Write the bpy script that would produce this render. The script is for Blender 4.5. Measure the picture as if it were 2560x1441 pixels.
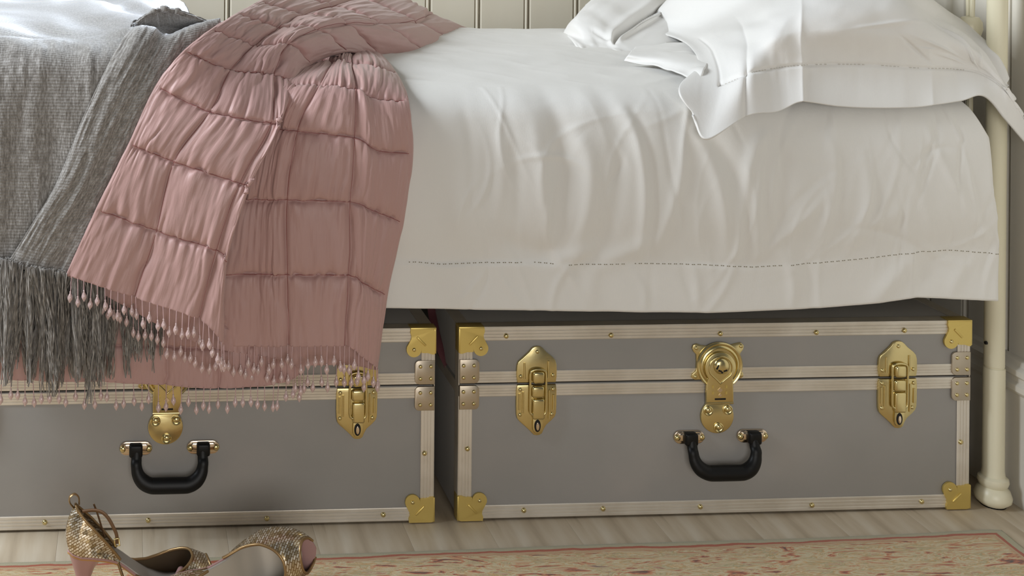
import bpy, bmesh, math, random
import numpy as np
from mathutils import Vector, Matrix, Euler

random.seed(7)
for o in list(bpy.data.objects):
    bpy.data.objects.remove(o)
scene = bpy.context.scene
COL = scene.collection

# ---------------------------------------------------------------- camera, world, light, exposure
TH, RO, CX, CY, DIST, ZC, FPX = .0642, .009, 514.5, -234.2, 2.011, 1.0441, 3000.
W_PX, H_PX = 2560, 1441
fw = np.array([math.sin(TH), math.cos(TH), 0.])
rt = np.array([math.cos(TH), -math.sin(TH), 0.])
up = np.array([0., 0., 1.])
CAM = np.array([0., -DIST, ZC])
rx = rt * math.cos(RO) + up * math.sin(RO)
ry = -rt * math.sin(RO) + up * math.cos(RO)
cd = bpy.data.cameras.new('camera')
cam = bpy.data.objects.new('camera', cd)
COL.objects.link(cam)
cam.matrix_world = Matrix(((rx[0], ry[0], -fw[0], CAM[0]), (rx[1], ry[1], -fw[1], CAM[1]), (rx[2], ry[2], -fw[2], CAM[2]), (0, 0, 0, 1)))
cd.sensor_width = 36
cd.lens = FPX / W_PX * 36
cd.shift_x = (W_PX / 2 - CX) / W_PX
cd.shift_y = -(H_PX / 2 - CY) / W_PX
cd.clip_start = .05
scene.camera = cam

world = bpy.data.worlds.new('World')
scene.world = world
world.use_nodes = True
world.node_tree.nodes['Background'].inputs[0].default_value = (.93, .96, 1.0, 1)
world.node_tree.nodes['Background'].inputs[1].default_value = .08


def area(name, loc, target, sx, sy, power, color):
    d = bpy.data.lights.new(name, 'AREA')
    d.shape = 'RECTANGLE'
    d.size, d.size_y, d.energy, d.color = sx, sy, power, color
    o = bpy.data.objects.new(name, d)
    COL.objects.link(o)
    o.location = loc
    o.rotation_euler = (Vector(target) - Vector(loc)).to_track_quat('-Z', 'Y').to_euler()
    return o


area('window_daylight', (-2.2, -.2, 2.2), (.5, .1, .6), 1.3, 1.4, 124, (.87, .935, 1.0))
area('front_fill_light', (.3, -3.5, .85), (.6, 0, .4), 1.8, 1.4, 35, (1.0, .97, .93))  # added soft fill from the camera side, not a real window
vs = scene.view_settings
vs.view_transform = 'Standard'
vs.look = 'None'
vs.exposure = 0.0
vs.gamma = 1.0
vs.use_curve_mapping = False


# ---------------------------------------------------------------- helpers
def ray(px, py):
    a, b = px - CX, py - CY
    u = a * math.cos(RO) + b * math.sin(RO)
    v = -a * math.sin(RO) + b * math.cos(RO)
    return fw * FPX + rt * u - up * v


def at(px, py, Y):
    r = ray(px, py)
    return CAM + r * (Y - CAM[1]) / r[1]


def atz(px, py, Z):
    r = ray(px, py)
    return CAM + r * (Z - CAM[2]) / r[2]


def pt(c):
    """control point: (px, py, Y) or (px, py, 'z', Z) or ('w', X, Y, Z)"""
    if c[0] == 'w':
        return np.array(c[1:], float)
    if len(c) == 4:
        return atz(c[0], c[1], c[3])
    return at(*c)


TAB = np.random.RandomState(3).rand(8, 256, 256)


def vnoise(x, y, k=0):
    x = np.asarray(x, float)
    y = np.asarray(y, float)
    x, y = np.broadcast_arrays(x, y)
    ix, iy = np.floor(x).astype(int), np.floor(y).astype(int)
    fx, fy = x - ix, y - iy
    fx, fy = fx * fx * fx * (fx * (fx * 6 - 15) + 10), fy * fy * fy * (fy * (fy * 6 - 15) + 10)
    t = TAB[k % 8]
    g = lambda i, j: t[i & 255, j & 255]
    return ((g(ix, iy) * (1 - fx) + g(ix + 1, iy) * fx) * (1 - fy) + (g(ix, iy + 1) * (1 - fx) + g(ix + 1, iy + 1) * fx) * fy) * 2 - 1


def smooth(x, a, b):
    t = np.clip((np.asarray(x, float) - a) / (b - a), 0, 1)
    return t * t * (3 - 2 * t)


def cr(ctrl, n):
    """Catmull-Rom along axis 0 -> n samples, returns samples and their index coordinate"""
    c = np.asarray(ctrl, float)
    m = len(c)
    ext = np.concatenate([2 * c[:1] - c[1:2], c, 2 * c[-1:] - c[-2:-1]], 0)
    t = np.linspace(0, m - 1, n)
    i = np.clip(np.floor(t).astype(int), 0, m - 2)
    f = (t - i).reshape((-1,) + (1,) * (c.ndim - 1))
    p0, p1, p2, p3 = ext[i], ext[i + 1], ext[i + 2], ext[i + 3]
    return .5 * (2 * p1 + (p2 - p0) * f + (2 * p0 - 5 * p1 + 4 * p2 - p3) * f ** 2 + (3 * p1 - p0 - 3 * p2 + p3) * f ** 3), t


def patch(ctrl, nv, nu):
    P, tv = cr(ctrl, nv)
    Q, tu = cr(np.swapaxes(P, 0, 1), nu)
    return np.swapaxes(Q, 0, 1).copy(), tv, tu


def normals(P, flip=False):
    du = np.gradient(P, axis=1)
    dv = np.gradient(P, axis=0)
    n = np.cross(du, dv)
    n /= np.linalg.norm(n, axis=2, keepdims=True) + 1e-12
    return -n if flip else n


def link(name, me, mat, parent=None, loc=None):
    o = bpy.data.objects.new(name, me)
    COL.objects.link(o)
    if mat is not None and not me.materials:
        for m in (mat if isinstance(mat, (list, tuple)) else [mat]):
            me.materials.append(m)
    if parent is not None:
        o.parent = parent
    if loc is not None:
        o.location = loc
    return o


def grid_mesh(P, uv=None, flip=False, wrap=False, base=(0, 0, 0)):
    nv, nu = P.shape[:2]
    V = (P - np.asarray(base)).reshape(-1, 3)
    j = np.arange(nv - 1)[:, None]
    i = np.arange(nu if wrap else nu - 1)[None, :]
    i2 = (i + 1) % nu
    a, b, c, d = j * nu + i, j * nu + i2, (j + 1) * nu + i2, (j + 1) * nu + i
    Fq = np.stack([a, b, c, d] if not flip else [a, d, c, b], -1).reshape(-1, 4)
    me = bpy.data.meshes.new('mesh')
    me.vertices.add(len(V))
    me.vertices.foreach_set('co', V.astype(np.float32).ravel())
    me.loops.add(Fq.size)
    me.polygons.add(len(Fq))
    me.loops.foreach_set('vertex_index', Fq.ravel().astype(np.int32))
    me.polygons.foreach_set('loop_start', np.arange(0, Fq.size, 4, dtype=np.int32))
    me.polygons.foreach_set('use_smooth', np.ones(len(Fq), bool))
    if uv is not None:
        l = me.uv_layers.new(name='UVMap')
        l.data.foreach_set('uv', uv.reshape(-1, 2)[Fq.ravel()].astype(np.float32).ravel())
    me.update()
    me.validate()
    return me


def solid(o, t, off=-1):
    m = o.modifiers.new('thickness', 'SOLIDIFY')
    m.thickness = t
    m.offset = off
    return o


def bm_mesh(bm, smooth_angle=None):
    bmesh.ops.recalc_face_normals(bm, faces=bm.faces)
    me = bpy.data.meshes.new('mesh')
    bm.to_mesh(me)
    bm.free()
    if smooth_angle is not None:
        me.polygons.foreach_set('use_smooth', np.ones(len(me.polygons), bool))
        me.set_sharp_from_angle(angle=math.radians(smooth_angle))
    return me


def add_box(bm, lo, hi, bev=0, seg=2):
    r = bmesh.ops.create_cube(bm, size=1)
    lo, hi = Vector(lo), Vector(hi)
    c, s = (lo + hi) / 2, hi - lo
    for v in r['verts']:
        v.co = Vector((v.co.x * s.x, v.co.y * s.y, v.co.z * s.z)) + c
    if bev > 0:
        es = list({e for v in r['verts'] for e in v.link_edges})
        bmesh.ops.bevel(bm, geom=es, offset=bev, segments=seg, profile=.5, affect='EDGES', clamp_overlap=True)


def box(name, lo, hi, mat, parent=None, bev=0, seg=2):
    bm = bmesh.new()
    add_box(bm, lo, hi, bev, seg)
    return link(name, bm_mesh(bm, 35), mat, parent)


def add_lathe(bm, prof, n=24, M=Matrix()):
    """prof: list of (r, h) around local z"""
    rings = []
    for r, h in prof:
        if r < 1e-6:
            rings.append([bm.verts.new(M @ Vector((0, 0, h)))])
        else:
            rings.append([bm.verts.new(M @ Vector((r * math.cos(2 * math.pi * k / n), r * math.sin(2 * math.pi * k / n), h))) for k in range(n)])
    for A, B in zip(rings, rings[1:]):
        for k in range(n):
            a, b = A[k % len(A)], A[(k + 1) % len(A)]
            c, d = B[(k + 1) % len(B)], B[k % len(B)]
            vs_ = []
            for v in (a, b, c, d):
                if v not in vs_:
                    vs_.append(v)
            if len(vs_) > 2:
                bm.faces.new(vs_)
    if len(rings[0]) > 1:
        bm.faces.new(rings[0][::-1])
    if len(rings[-1]) > 1:
        bm.faces.new(rings[-1])


def add_tube(bm, pts, rad, n=8, flat=None, closed=False):
    """sweep along pts; rad is a number or list; flat=(sx, sy) squash in the frame"""
    pts = [Vector(p) for p in pts]
    m = len(pts)
    rad = [rad] * m if not hasattr(rad, '__len__') else rad
    sx, sy = flat or (1, 1)
    prev = None
    rings = []
    for i, p in enumerate(pts):
        if closed:
            t = pts[(i + 1) % m] - pts[i - 1]
        else:
            t = pts[min(i + 1, m - 1)] - pts[max(i - 1, 0)]
        t.normalize()
        ref = prev if prev is not None else (Vector((0, 1, 0)) if abs(t.y) < .9 else Vector((1, 0, 0)))
        a = (ref - t * ref.dot(t)).normalized()
        prev = a
        b = t.cross(a)
        rings.append([bm.verts.new(p + (a * math.cos(2 * math.pi * k / n) * sx + b * math.sin(2 * math.pi * k / n) * sy) * rad[i]) for k in range(n)])
    for q in range(m if closed else m - 1):
        A, B = rings[q], rings[(q + 1) % m]
        for k in range(n):
            bm.faces.new((A[k], A[(k + 1) % n], B[(k + 1) % n], B[k]))
    if not closed:
        bm.faces.new(rings[0][::-1])
        bm.faces.new(rings[-1])


def tube(name, pts, rad, mat, parent=None, n=8, flat=None, closed=False):
    bm = bmesh.new()
    add_tube(bm, pts, rad, n, flat, closed)
    return link(name, bm_mesh(bm, 50), mat, parent)


def spline(pts, n):
    return [Vector(p) for p in cr(np.array(pts, float), n)[0]]


def add_plate(bm, outline, y0, y1, bev=.0008):
    """outline: list of (x, z); plate from y0 (back) to y1 (front, smaller y)"""
    vs0 = [bm.verts.new((x, y0, z)) for x, z in outline]
    f = bm.faces.new(vs0)
    r = bmesh.ops.extrude_face_region(bm, geom=[f])
    nv = [v for v in r['geom'] if isinstance(v, bmesh.types.BMVert)]
    for v in nv:
        v.co.y = y1
    if bev:
        es = [e for e in r['geom'] if isinstance(e, bmesh.types.BMEdge)]
        try:
            bmesh.ops.bevel(bm, geom=es, offset=bev, segments=2, profile=.5, affect='EDGES', clamp_overlap=True)
        except Exception:
            pass


def plate(name, outline, y0, y1, mat, parent, bev=.0008):
    bm = bmesh.new()
    add_plate(bm, outline, y0, y1, bev)
    return link(name, bm_mesh(bm, 30), mat, parent)


def arc(cx, cz, r, a0, a1, n, rz=None):
    rz = rz or r
    return [(cx + r * math.cos(math.radians(a0 + (a1 - a0) * k / n)), cz + rz * math.sin(math.radians(a0 + (a1 - a0) * k / n))) for k in range(n + 1)]


def tag(o, label=None, cat=None, group=None, kind=None):
    if label:
        o['label'] = label
    if cat:
        o['category'] = cat
    if group:
        o['group'] = group
    if kind:
        o['kind'] = kind
    return o


def empty(name, loc, label, cat, group=None, rz=0):
    o = bpy.data.objects.new(name, None)
    COL.objects.link(o)
    o.location = loc
    o.rotation_euler = (0, 0, rz)
    o.empty_display_size = .05
    return tag(o, label, cat, group)


def copy_tree(o, parent=None):
    c = o.copy()
    COL.objects.link(c)
    if parent is not None:
        c.parent = parent
    for ch in list(o.children):
        copy_tree(ch, c)
    return c


# ---------------------------------------------------------------- materials
def mat(name, color, rough=.5, metal=0., sheen=0., spec=.5, **kw):
    m = bpy.data.materials.new(name)
    m.use_nodes = True
    b = m.node_tree.nodes['Principled BSDF']
    b.inputs['Base Color'].default_value = (*color, 1)
    b.inputs['Roughness'].default_value = rough
    b.inputs['Metallic'].default_value = metal
    b.inputs['Specular IOR Level'].default_value = spec
    b.inputs['Sheen Weight'].default_value = sheen
    for k, v in kw.items():
        b.inputs[k].default_value = v
    return m


def nd(m, t, **kw):
    n = m.node_tree.nodes.new(t)
    for k, v in kw.items():
        if k in n.inputs:
            n.inputs[k].default_value = v
        else:
            setattr(n, k, v)
    return n


def lk(m, a, ao, b, bi):
    m.node_tree.links.new(a.outputs[ao], b.inputs[bi])


def coords(m, kind='Object', scale=(1, 1, 1), rot=(0, 0, 0)):
    tc = nd(m, 'ShaderNodeTexCoord')
    mp = nd(m, 'ShaderNodeMapping')
    mp.inputs['Scale'].default_value = scale
    mp.inputs['Rotation'].default_value = rot
    lk(m, tc, kind, mp, 'Vector')
    return mp


def ramp(m, stops):
    r = nd(m, 'ShaderNodeValToRGB')
    e = r.color_ramp.elements
    while len(e) < len(stops):
        e.new(.5)
    for q, (p, c) in zip(e, stops):
        q.position = p
        q.color = (*c, 1)
    return r


def noise_color(m, mp, scale, stops, detail=4):
    n = nd(m, 'ShaderNodeTexNoise', Scale=scale, Detail=detail)
    lk(m, mp, 'Vector', n, 'Vector')
    r = ramp(m, stops)
    lk(m, n, 'Fac', r, 'Fac')
    lk(m, r, 'Color', m.node_tree.nodes['Principled BSDF'], 'Base Color')
    return n


def bump(m, node, out, strength, dist, prev=None):
    b = nd(m, 'ShaderNodeBump', Strength=strength, Distance=dist)
    lk(m, node, out, b, 'Height')
    if prev is not None:
        lk(m, prev, 'Normal', b, 'Normal')
    lk(m, b, 'Normal', m.node_tree.nodes['Principled BSDF'], 'Normal')
    return b


def S(r, g, b):
    f = lambda c: (c / 255 / 12.92) if c / 255 <= .04045 else ((c / 255 + .055) / 1.055) ** 2.4
    return (f(r), f(g), f(b))


# linen
def linen(name, c, rough=.85):
    m = mat(name, c, rough, sheen=.15, spec=.25)
    mp = coords(m, 'UV', (1, 1, 1))
    n = nd(m, 'ShaderNodeTexNoise', Scale=26, Detail=6, Roughness=.6)
    lk(m, mp, 'Vector', n, 'Vector')
    b = bump(m, n, 'Fac', .22, .0022)
    mp2 = coords(m, 'UV', (700, 120, 1))
    n2 = nd(m, 'ShaderNodeTexNoise', Scale=1, Detail=2)
    lk(m, mp2, 'Vector', n2, 'Vector')
    b2 = bump(m, n2, 'Fac', .12, .0012, b)
    return m


LINEN = linen('white_linen', S(233, 231, 226))
LINEN_P = linen('white_pillow_linen', S(236, 234, 230))
STITCH = mat('hemstitch_shadow', S(138, 130, 108), .9)

# quilt
QUILT = mat('dusty_pink_satin', S(188, 151, 145), .46, sheen=.2, spec=.35)
mp = coords(QUILT, 'UV', (380, 45, 1))
n = nd(QUILT, 'ShaderNodeTexNoise', Scale=1, Detail=3)
lk(QUILT, mp, 'Vector', n, 'Vector')
b = bump(QUILT, n, 'Fac', .3, .0016)
mp = coords(QUILT, 'UV', (1, 1, 1))
n = nd(QUILT, 'ShaderNodeTexNoise', Scale=45, Detail=5)
lk(QUILT, mp, 'Vector', n, 'Vector')
bump(QUILT, n, 'Fac', .25, .0012, b)
THREAD = mat('pink_stitch_thread', S(150, 96, 92), .7)
BEAD = mat('pink_glass_bead', S(236, 208, 204), .12, spec=.7)
BEAD.node_tree.nodes['Principled BSDF'].inputs['Transmission Weight'].default_value = .35
BEAD.node_tree.nodes['Principled BSDF'].inputs['Coat Weight'].default_value = .6
BTHREAD = mat('pale_bead_thread', S(205, 172, 172), .6)

# wool
WOOL = mat('grey_wool', S(150, 146, 142), .95, sheen=1.0, spec=.1, **{'Sheen Roughness': .35})
mp = coords(WOOL, 'UV', (330, 70, 1))
n = nd(WOOL, 'ShaderNodeTexNoise', Scale=1.0, Detail=8, Roughness=.75)
lk(WOOL, mp, 'Vector', n, 'Vector')
r = ramp(WOOL, [(.30, S(92, 87, 81)), (.5, S(142, 137, 131)), (.72, S(198, 195, 192))])
lk(WOOL, n, 'Fac', r, 'Fac')
lk(WOOL, r, 'Color', WOOL.node_tree.nodes['Principled BSDF'], 'Base Color')
b = bump(WOOL, n, 'Fac', .3, .0016)
mp = coords(WOOL, 'UV', (1, 1, 1))
wv = nd(WOOL, 'ShaderNodeTexWave', Scale=62, Distortion=1.5, Detail=2)
wv.wave_type = 'BANDS'
wv.bands_direction = 'Y'
wv.inputs['Detail Scale'].default_value = 3
lk(WOOL, mp, 'Vector', wv, 'Vector')
bump(WOOL, wv, 'Fac', .4, .0016, b)
for _m in (WOOL,):
    _o = _m.node_tree.nodes['Material Output']
    _sh = nd(_m, 'ShaderNodeBsdfSheen', Roughness=.32)
    _sh.inputs['Color'].default_value = (.62, .69, .82, 1)
    _ad = nd(_m, 'ShaderNodeAddShader')
    lk(_m, _m.node_tree.nodes['Principled BSDF'], 'BSDF', _ad, 0)
    lk(_m, _sh, 'BSDF', _ad, 1)
    lk(_m, _ad, 'Shader', _o, 'Surface')
YARN = mat('grey_wool_yarn', S(150, 145, 140), .95, sheen=.6, spec=.1)
mp = coords(YARN, 'Object', (420, 420, 60))
noise_color(YARN, mp, 1.0, [(.34, S(84, 78, 71)), (.54, S(132, 125, 117)), (.74, S(190, 185, 178))])

# trunk
HIDE = mat('grey_leatherette', S(156, 153, 149), .55, spec=.35)
mp = coords(HIDE, 'Object', (1, 1, 1))
noise_color(HIDE, mp, 5.5, [(.25, S(150, 148, 144)), (.55, S(156, 153, 149)), (.8, S(163, 158, 153))], 6)
n = nd(HIDE, 'ShaderNodeTexNoise', Scale=420, Detail=3)
lk(HIDE, mp, 'Vector', n, 'Vector')
bump(HIDE, n, 'Fac', .12, .0008)
ALU = mat('brushed_aluminium', S(214, 204, 188), .42, metal=.55)
mp = coords(ALU, 'Object', (6, 6, 6))
n = nd(ALU, 'ShaderNodeTexNoise', Scale=1.6, Detail=5)
lk(ALU, mp, 'Vector', n, 'Vector')
r = ramp(ALU, [(.3, S(204, 194, 178)), (.6, S(226, 219, 207))])
lk(ALU, n, 'Fac', r, 'Fac')
lk(ALU, r, 'Color', ALU.node_tree.nodes['Principled BSDF'], 'Base Color')
STEEL = mat('steel_plate', S(196, 184, 166), .36, metal=.9)
BRASS = mat('polished_brass', S(220, 203, 148), .25, metal=1.)
mp = coords(BRASS, 'Object', (1, 1, 1))
n = nd(BRASS, 'ShaderNodeTexNoise', Scale=38, Detail=3)
lk(BRASS, mp, 'Vector', n, 'Vector')
bump(BRASS, n, 'Fac', .10, .003)
BRASSM = mat('gilt_brass', S(220, 196, 118), .42, metal=.8)
CHROME = mat('pale_gilt_nickel', S(225, 208, 186), .15, metal=1.)
BLACK = mat('black_plastic', S(9, 9, 9), .45, spec=.3)
DARK = mat('dark_recess', S(16, 13, 10), .8)
STRAP = mat('maroon_webbing', S(92, 48, 52), .8)

# room
PAINT = mat('cream_wall_paint', S(214, 206, 188), .55, spec=.3)
mp = coords(PAINT, 'Object', (3, 3, .6))
noise_color(PAINT, mp, 2.0, [(.3, S(209, 200, 181)), (.7, S(219, 212, 196))], 3)
PAINTR = mat('pale_wall_paint', S(228, 223, 212), .5, spec=.3)
IRON = mat('cream_enamelled_iron', S(226, 219, 192), .35, spec=.5)
FLOOR = mat('limed_oak', S(190, 178, 160), .5, spec=.35)
mp = coords(FLOOR, 'Object', (14, 1.6, 14))
n = noise_color(FLOOR, mp, 2.2, [(.25, S(168, 151, 128)), (.5, S(192, 176, 152)), (.75, S(208, 196, 176))], 7)
mp2 = coords(FLOOR, 'Object', (30, 2.2, 30), (0, 0, .25))
n2 = nd(FLOOR, 'ShaderNodeTexNoise', Scale=1.0, Detail=3)
lk(FLOOR, mp2, 'Vector', n2, 'Vector')
r2 = ramp(FLOOR, [(.30, (.45, .42, .40)), (.40, (1, 1, 1))])
lk(FLOOR, n2, 'Fac', r2, 'Fac')
mx = nd(FLOOR, 'ShaderNodeMix', data_type='RGBA', blend_type='MULTIPLY')
mx.inputs[0].default_value = .8
src = FLOOR.node_tree.nodes['Principled BSDF'].inputs['Base Color'].links[0].from_socket
FLOOR.node_tree.links.new(src, mx.inputs[6])
lk(FLOOR, r2, 'Color', mx, 7)
FLOOR.node_tree.links.new(mx.outputs[2], FLOOR.node_tree.nodes['Principled BSDF'].inputs['Base Color'])
bump(FLOOR, n, 'Fac', .15, .002)
SUB = mat('dark_subfloor', S(70, 58, 46), .9)

# shoes
SNAKE = mat('gold_snakeskin', S(216, 198, 164), .3, metal=.8)
mp = coords(SNAKE, 'UV', (1, 1, 1), (0, 0, .5))
br = nd(SNAKE, 'ShaderNodeTexBrick', Scale=1.0)
br.inputs['Brick Width'].default_value = .007
br.inputs['Row Height'].default_value = .0035
br.inputs['Mortar Size'].default_value = .0006
br.inputs['Color1'].default_value = (*S(244, 236, 220), 1)
br.inputs['Color2'].default_value = (*S(170, 148, 108), 1)
br.inputs['Mortar'].default_value = (*S(140, 116, 82), 1)
lk(SNAKE, mp, 'Vector', br, 'Vector')
lk(SNAKE, br, 'Color', SNAKE.node_tree.nodes['Principled BSDF'], 'Base Color')
bump(SNAKE, br, 'Fac', -.6, .001)
vo = nd(SNAKE, 'ShaderNodeTexVoronoi', Scale=160)
lk(SNAKE, mp, 'Vector', vo, 'Vector')
rr = ramp(SNAKE, [(.0, (.10, .10, .10)), (1., (.5, .5, .5))])
lk(SNAKE, vo, 'Color', rr, 'Fac')
lk(SNAKE, rr, 'Color', SNAKE.node_tree.nodes['Principled BSDF'], 'Roughness')
GOLDB = mat('dull_gold_binding', S(150, 122, 84), .35, metal=.7)
BROWN = mat('brown_strap_leather', S(108, 80, 54), .4, metal=.25)
MAUVE = mat('mauve_heel_lacquer', S(168, 130, 126), .3, spec=.5)
TAN = mat('tan_leather_sole', S(186, 138, 74), .5)
INSOLE = mat('silver_grey_insole', S(196, 190, 180), .38, metal=.35)
LINING = mat('dark_shoe_lining', S(84, 70, 48), .5)

# ---------------------------------------------------------------- the room
XW = 1.566   # baseboard face of the right-hand wall
YB = 1.12    # back wall face
fl = box('floor', (-1.6, -1.6, -.05), (1.75, 1.3, -.012), SUB)
tag(fl, kind='structure')
k, x = 0, -1.55
while x < 1.7:
    wd = .138 + .02 * random.random()
    p = box('floor_plank', (0, -1.6, -.012), (wd - .0002, 1.25, 0), FLOOR, fl, .0002, 1)
    p.location = (x, 0, 0)
    x += wd

wb = box('wall_back', (-1.6, YB + .02, 0), (1.75, YB + .1, 2.4), PAINT)
tag(wb, kind='structure')


def board_bm(w, h, t=.014):
    """tongue-and-groove board with a bead along one edge, face towards -y, x from 0 to w"""
    bm = bmesh.new()
    prof = [(0, 0), (0, -t + .005), (.004, -t), (w - .016, -t), (w - .0135, -t + .006), (w - .012, -t + .002), (w - .008, -t - .001), (w - .004, -t + .002), (w - .003, 0)]
    b0 = [bm.verts.new((a, c, 0)) for a, c in prof]
    b1 = [bm.verts.new((a, c, h)) for a, c in prof]
    m_ = len(prof)
    for q in range(m_):
        bm.faces.new((b0[q], b0[(q + 1) % m_], b1[(q + 1) % m_], b1[q]))
    bm.faces.new(b0)
    bm.faces.new(b1)
    return bm


bme = bm_mesh(board_bm(.1335, 2.4))
x = .9186 - .1335 * 18
while x < 1.65:
    b_ = link('wall_board', bme, PAINT, wb)
    b_.location = (x + .0165, YB + .02, 0)
    x += .1335
wr = box('wall_right', (XW + .035, -.7, 0), (XW + .12, YB + .1, 2.4), PAINTR)
tag(wr, kind='structure')
bme2 = bm_mesh(board_bm(.105, 2.4))
y = -.68
while y < YB:
    b_ = link('wall_board', bme2, PAINTR, wr)
    b_.location = (XW + .036, y + .105, 0)
    b_.rotation_euler = (0, 0, -math.pi / 2)
    y += .105
bb = bmesh.new()
prof = [(0, 0), (-.016, 0), (-.016, .195), (-.022, .2), (-.026, .205), (-.026, .214), (-.019, .219), (-.019, .226), (-.024, .231), (-.024, .24), (-.015, .245), (-.012, .253), (0, .256)]
m_ = len(prof)
r0 = [bb.verts.new((XW + .022 + a, -.7, z)) for a, z in prof]
r1 = [bb.verts.new((XW + .022 + a, YB + .02, z)) for a, z in prof]
for q in range(m_):
    bb.faces.new((r0[q], r0[(q + 1) % m_], r1[(q + 1) % m_], r1[q]))
bb.faces.new(r0)
bb.faces.new(r1)
tag(link('baseboard_right', bm_mesh(bb, 25), PAINTR), kind='structure')
for yy, ww in ((-.13, .06), (.05, .012), (-.03, .010)):
    pl = box('trim_panel', (XW - .004 - (.004 if ww > .05 else 0), yy - ww, 0), (XW + .006, yy, .192), PAINTR, bpy.data.objects['baseboard_right'], .002)
tag(box('baseboard_back', (-1.6, YB - .016, 0), (XW, YB + .006, .2), PAINT, None, .004), kind='structure')

# ---------------------------------------------------------------- bed frame
bed = empty('iron_bed', (1.532, .0133, 0), 'cream enamelled iron bed frame with round head post and turned foot', 'bed')
BL = np.array([1.532, .0133, 0])


def part(name, bm, m, parent=bed, ang=40):
    return link(name, bm_mesh(bm, ang), m, parent)


def post_bm():
    bm = bmesh.new()
    add_lathe(bm, [(0.0, .0), (.018, .0), (.021, .003), (.0285, .010), (.0295, .017), (.026, .028), (.0205, .034), (.0225, .037), (.0245, .043), (.0235, .049), (.0185, .053), (.018, .058), (.0172, .062),
                   (.0172, .2405), (.0168, .2425), (.0152, .2435), (.0152, .2450), (.0162, .2460), (.0162, 1.15), (.02, 1.16), (.022, 1.18), (.012, 1.21), (0, 1.22)], 32)
    return bm


for yy in (0, 1.0):
    p = part('head_post', post_bm(), IRON)
    p.location = (0, yy, 0)
    bm = bmesh.new()
    add_lathe(bm, [(0, -.0042), (.020, -.0042), (.0205, -.001), (.0205, .0005), (0, .0005)], 24)
    g = link('rubber_glide', bm_mesh(bm, 40), BLACK, p)
    g.location = (0, 0, .0042)
    p.location.z = .0
bm = bmesh.new()
add_lathe(bm, [(0, 0), (.003, 0), (.003, .003), (0, .004)], 10, Matrix.Translation((-.0165, -.003, .287)) @ Matrix.Rotation(-math.pi / 2, 4, 'Y'))
part('screw_head', bm, DARK)
bm = bmesh.new()
add_tube(bm, [(0, .0, 1.05), (0, 1.0, 1.05)], .012, 12)
part('head_rail', bm, IRON)
for zz, nm in ((.43, 'lower_head_rail'),):
    bm = bmesh.new()
    add_tube(bm, [(0, .0, zz), (0, 1.0, zz)], .010, 12)
    part(nm, bm, IRON)
for yy in (.068, .188, .308, .428, .548, .668, .788, .908):
    for s in (-1, 1):
        bm = bmesh.new()
        base = Vector((-.004, yy, .845))
        add_tube(bm, spline([(0, yy + s * .004, .84), (0, yy + s * .007, .92), (0, yy + s * .014, 1.05)], 8), .0042, 8)
        part('spindle', bm, IRON)
    bm = bmesh.new()
    add_tube(bm, [(0, yy, .43), (0, yy, .80)], .0055, 8)
    part('spindle', bm, IRON)
    bm = bmesh.new()
    add_lathe(bm, [(0, .792), (.012, .797), (.016, .806), (.0135, .815), (.017, .821), (.0205, .833), (.0195, .846), (.014, .855), (0, .858)], 16, Matrix.Translation((0, yy, 0)))
    part('cast_knob', bm, IRON)
for yy in (.06, .93):
    box('side_rail', (-2.12, yy - .012, .40), (0, yy + .012, .44), IRON, bed, .002)
for xx in (-2.0, -1.7, -1.4, -1.1, -.8, -.5, -.2):
    box('slat', (xx - .04, .06, .385), (xx + .04, .93, .398), SUB, bed, .002)
# maroon webbing straps hanging from the slats between the trunks
sw = [(at(1078, 765, .17) - BL), (at(1086, 815, .14) - BL), (at(1098, 865, .11) - BL), (at(1120, 915, .09) - BL), (at(1138, 960, .09) - BL)]
bm = bmesh.new()
add_tube(bm, spline([(sw[0][0] - .004, sw[0][1] + .02, .392)] + sw, 24), .0075, 8, (.25, 1))
part('webbing_strap', bm, STRAP)

mt = box('mattress', (-.6, .02, .442), (1.50, .98, .675), LINEN, None, .05, 4)
tag(mt, 'deep white mattress hidden under the draped white bedspread', 'mattress')


# ---------------------------------------------------------------- bedspread
def interp(px_pts, Y, X, comp=2):
    q = np.array([at(a, b_, Y) for a, b_ in px_pts])
    return np.interp(X, q[:, 0], q[:, comp])


HEM = [(-400, 790), (600, 772), (1000, 768), (1180, 771), (1400, 776), (1600, 779), (1780, 780), (2000, 772), (2150, 762), (2230, 752), (2290, 743), (2360, 746), (2430, 750), (2512, 753)]
STI = [(-400, 665), (600, 655), (1040, 651), (1100, 656), (1200, 652), (1330, 652), (1400, 657), (1600, 655), (1750, 657), (1880, 664), (2000, 657), (2150, 644), (2300, 626), (2380, 623), (2450, 628), (2512, 633)]
NX, NS = 620, 300
Xs = np.linspace(-.58, 1.522, NX)


def left_rise(X):
    return .055 * (1 - smooth(X, -.05, .42))


zh, zs = interp(HEM, -.03, Xs), interp(STI, -.03, Xs)
rise = left_rise(Xs)
secs = []
for yv, zv in [(-.032, None), (-.034, 's'), (-.047, .53), (-.05, .60), (-.046, .665), (-.030, .710), (.012, .734), (.08, .741), (.25, .749), (.5, .757), (.75, .757), (.92, .742), (1.02, .70), (1.045, .60), (1.05, .42)]:
    z = zh if zv is None else zs if zv == 's' else np.full(NX, zv) + rise * smooth(zv, .5, .72)
    secs.append(np.stack([Xs, np.full(NX, yv), z], -1))
secs = np.array(secs)
Pv, tv = cr(secs, NS)
X, V = np.meshgrid(Xs, tv)
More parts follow.
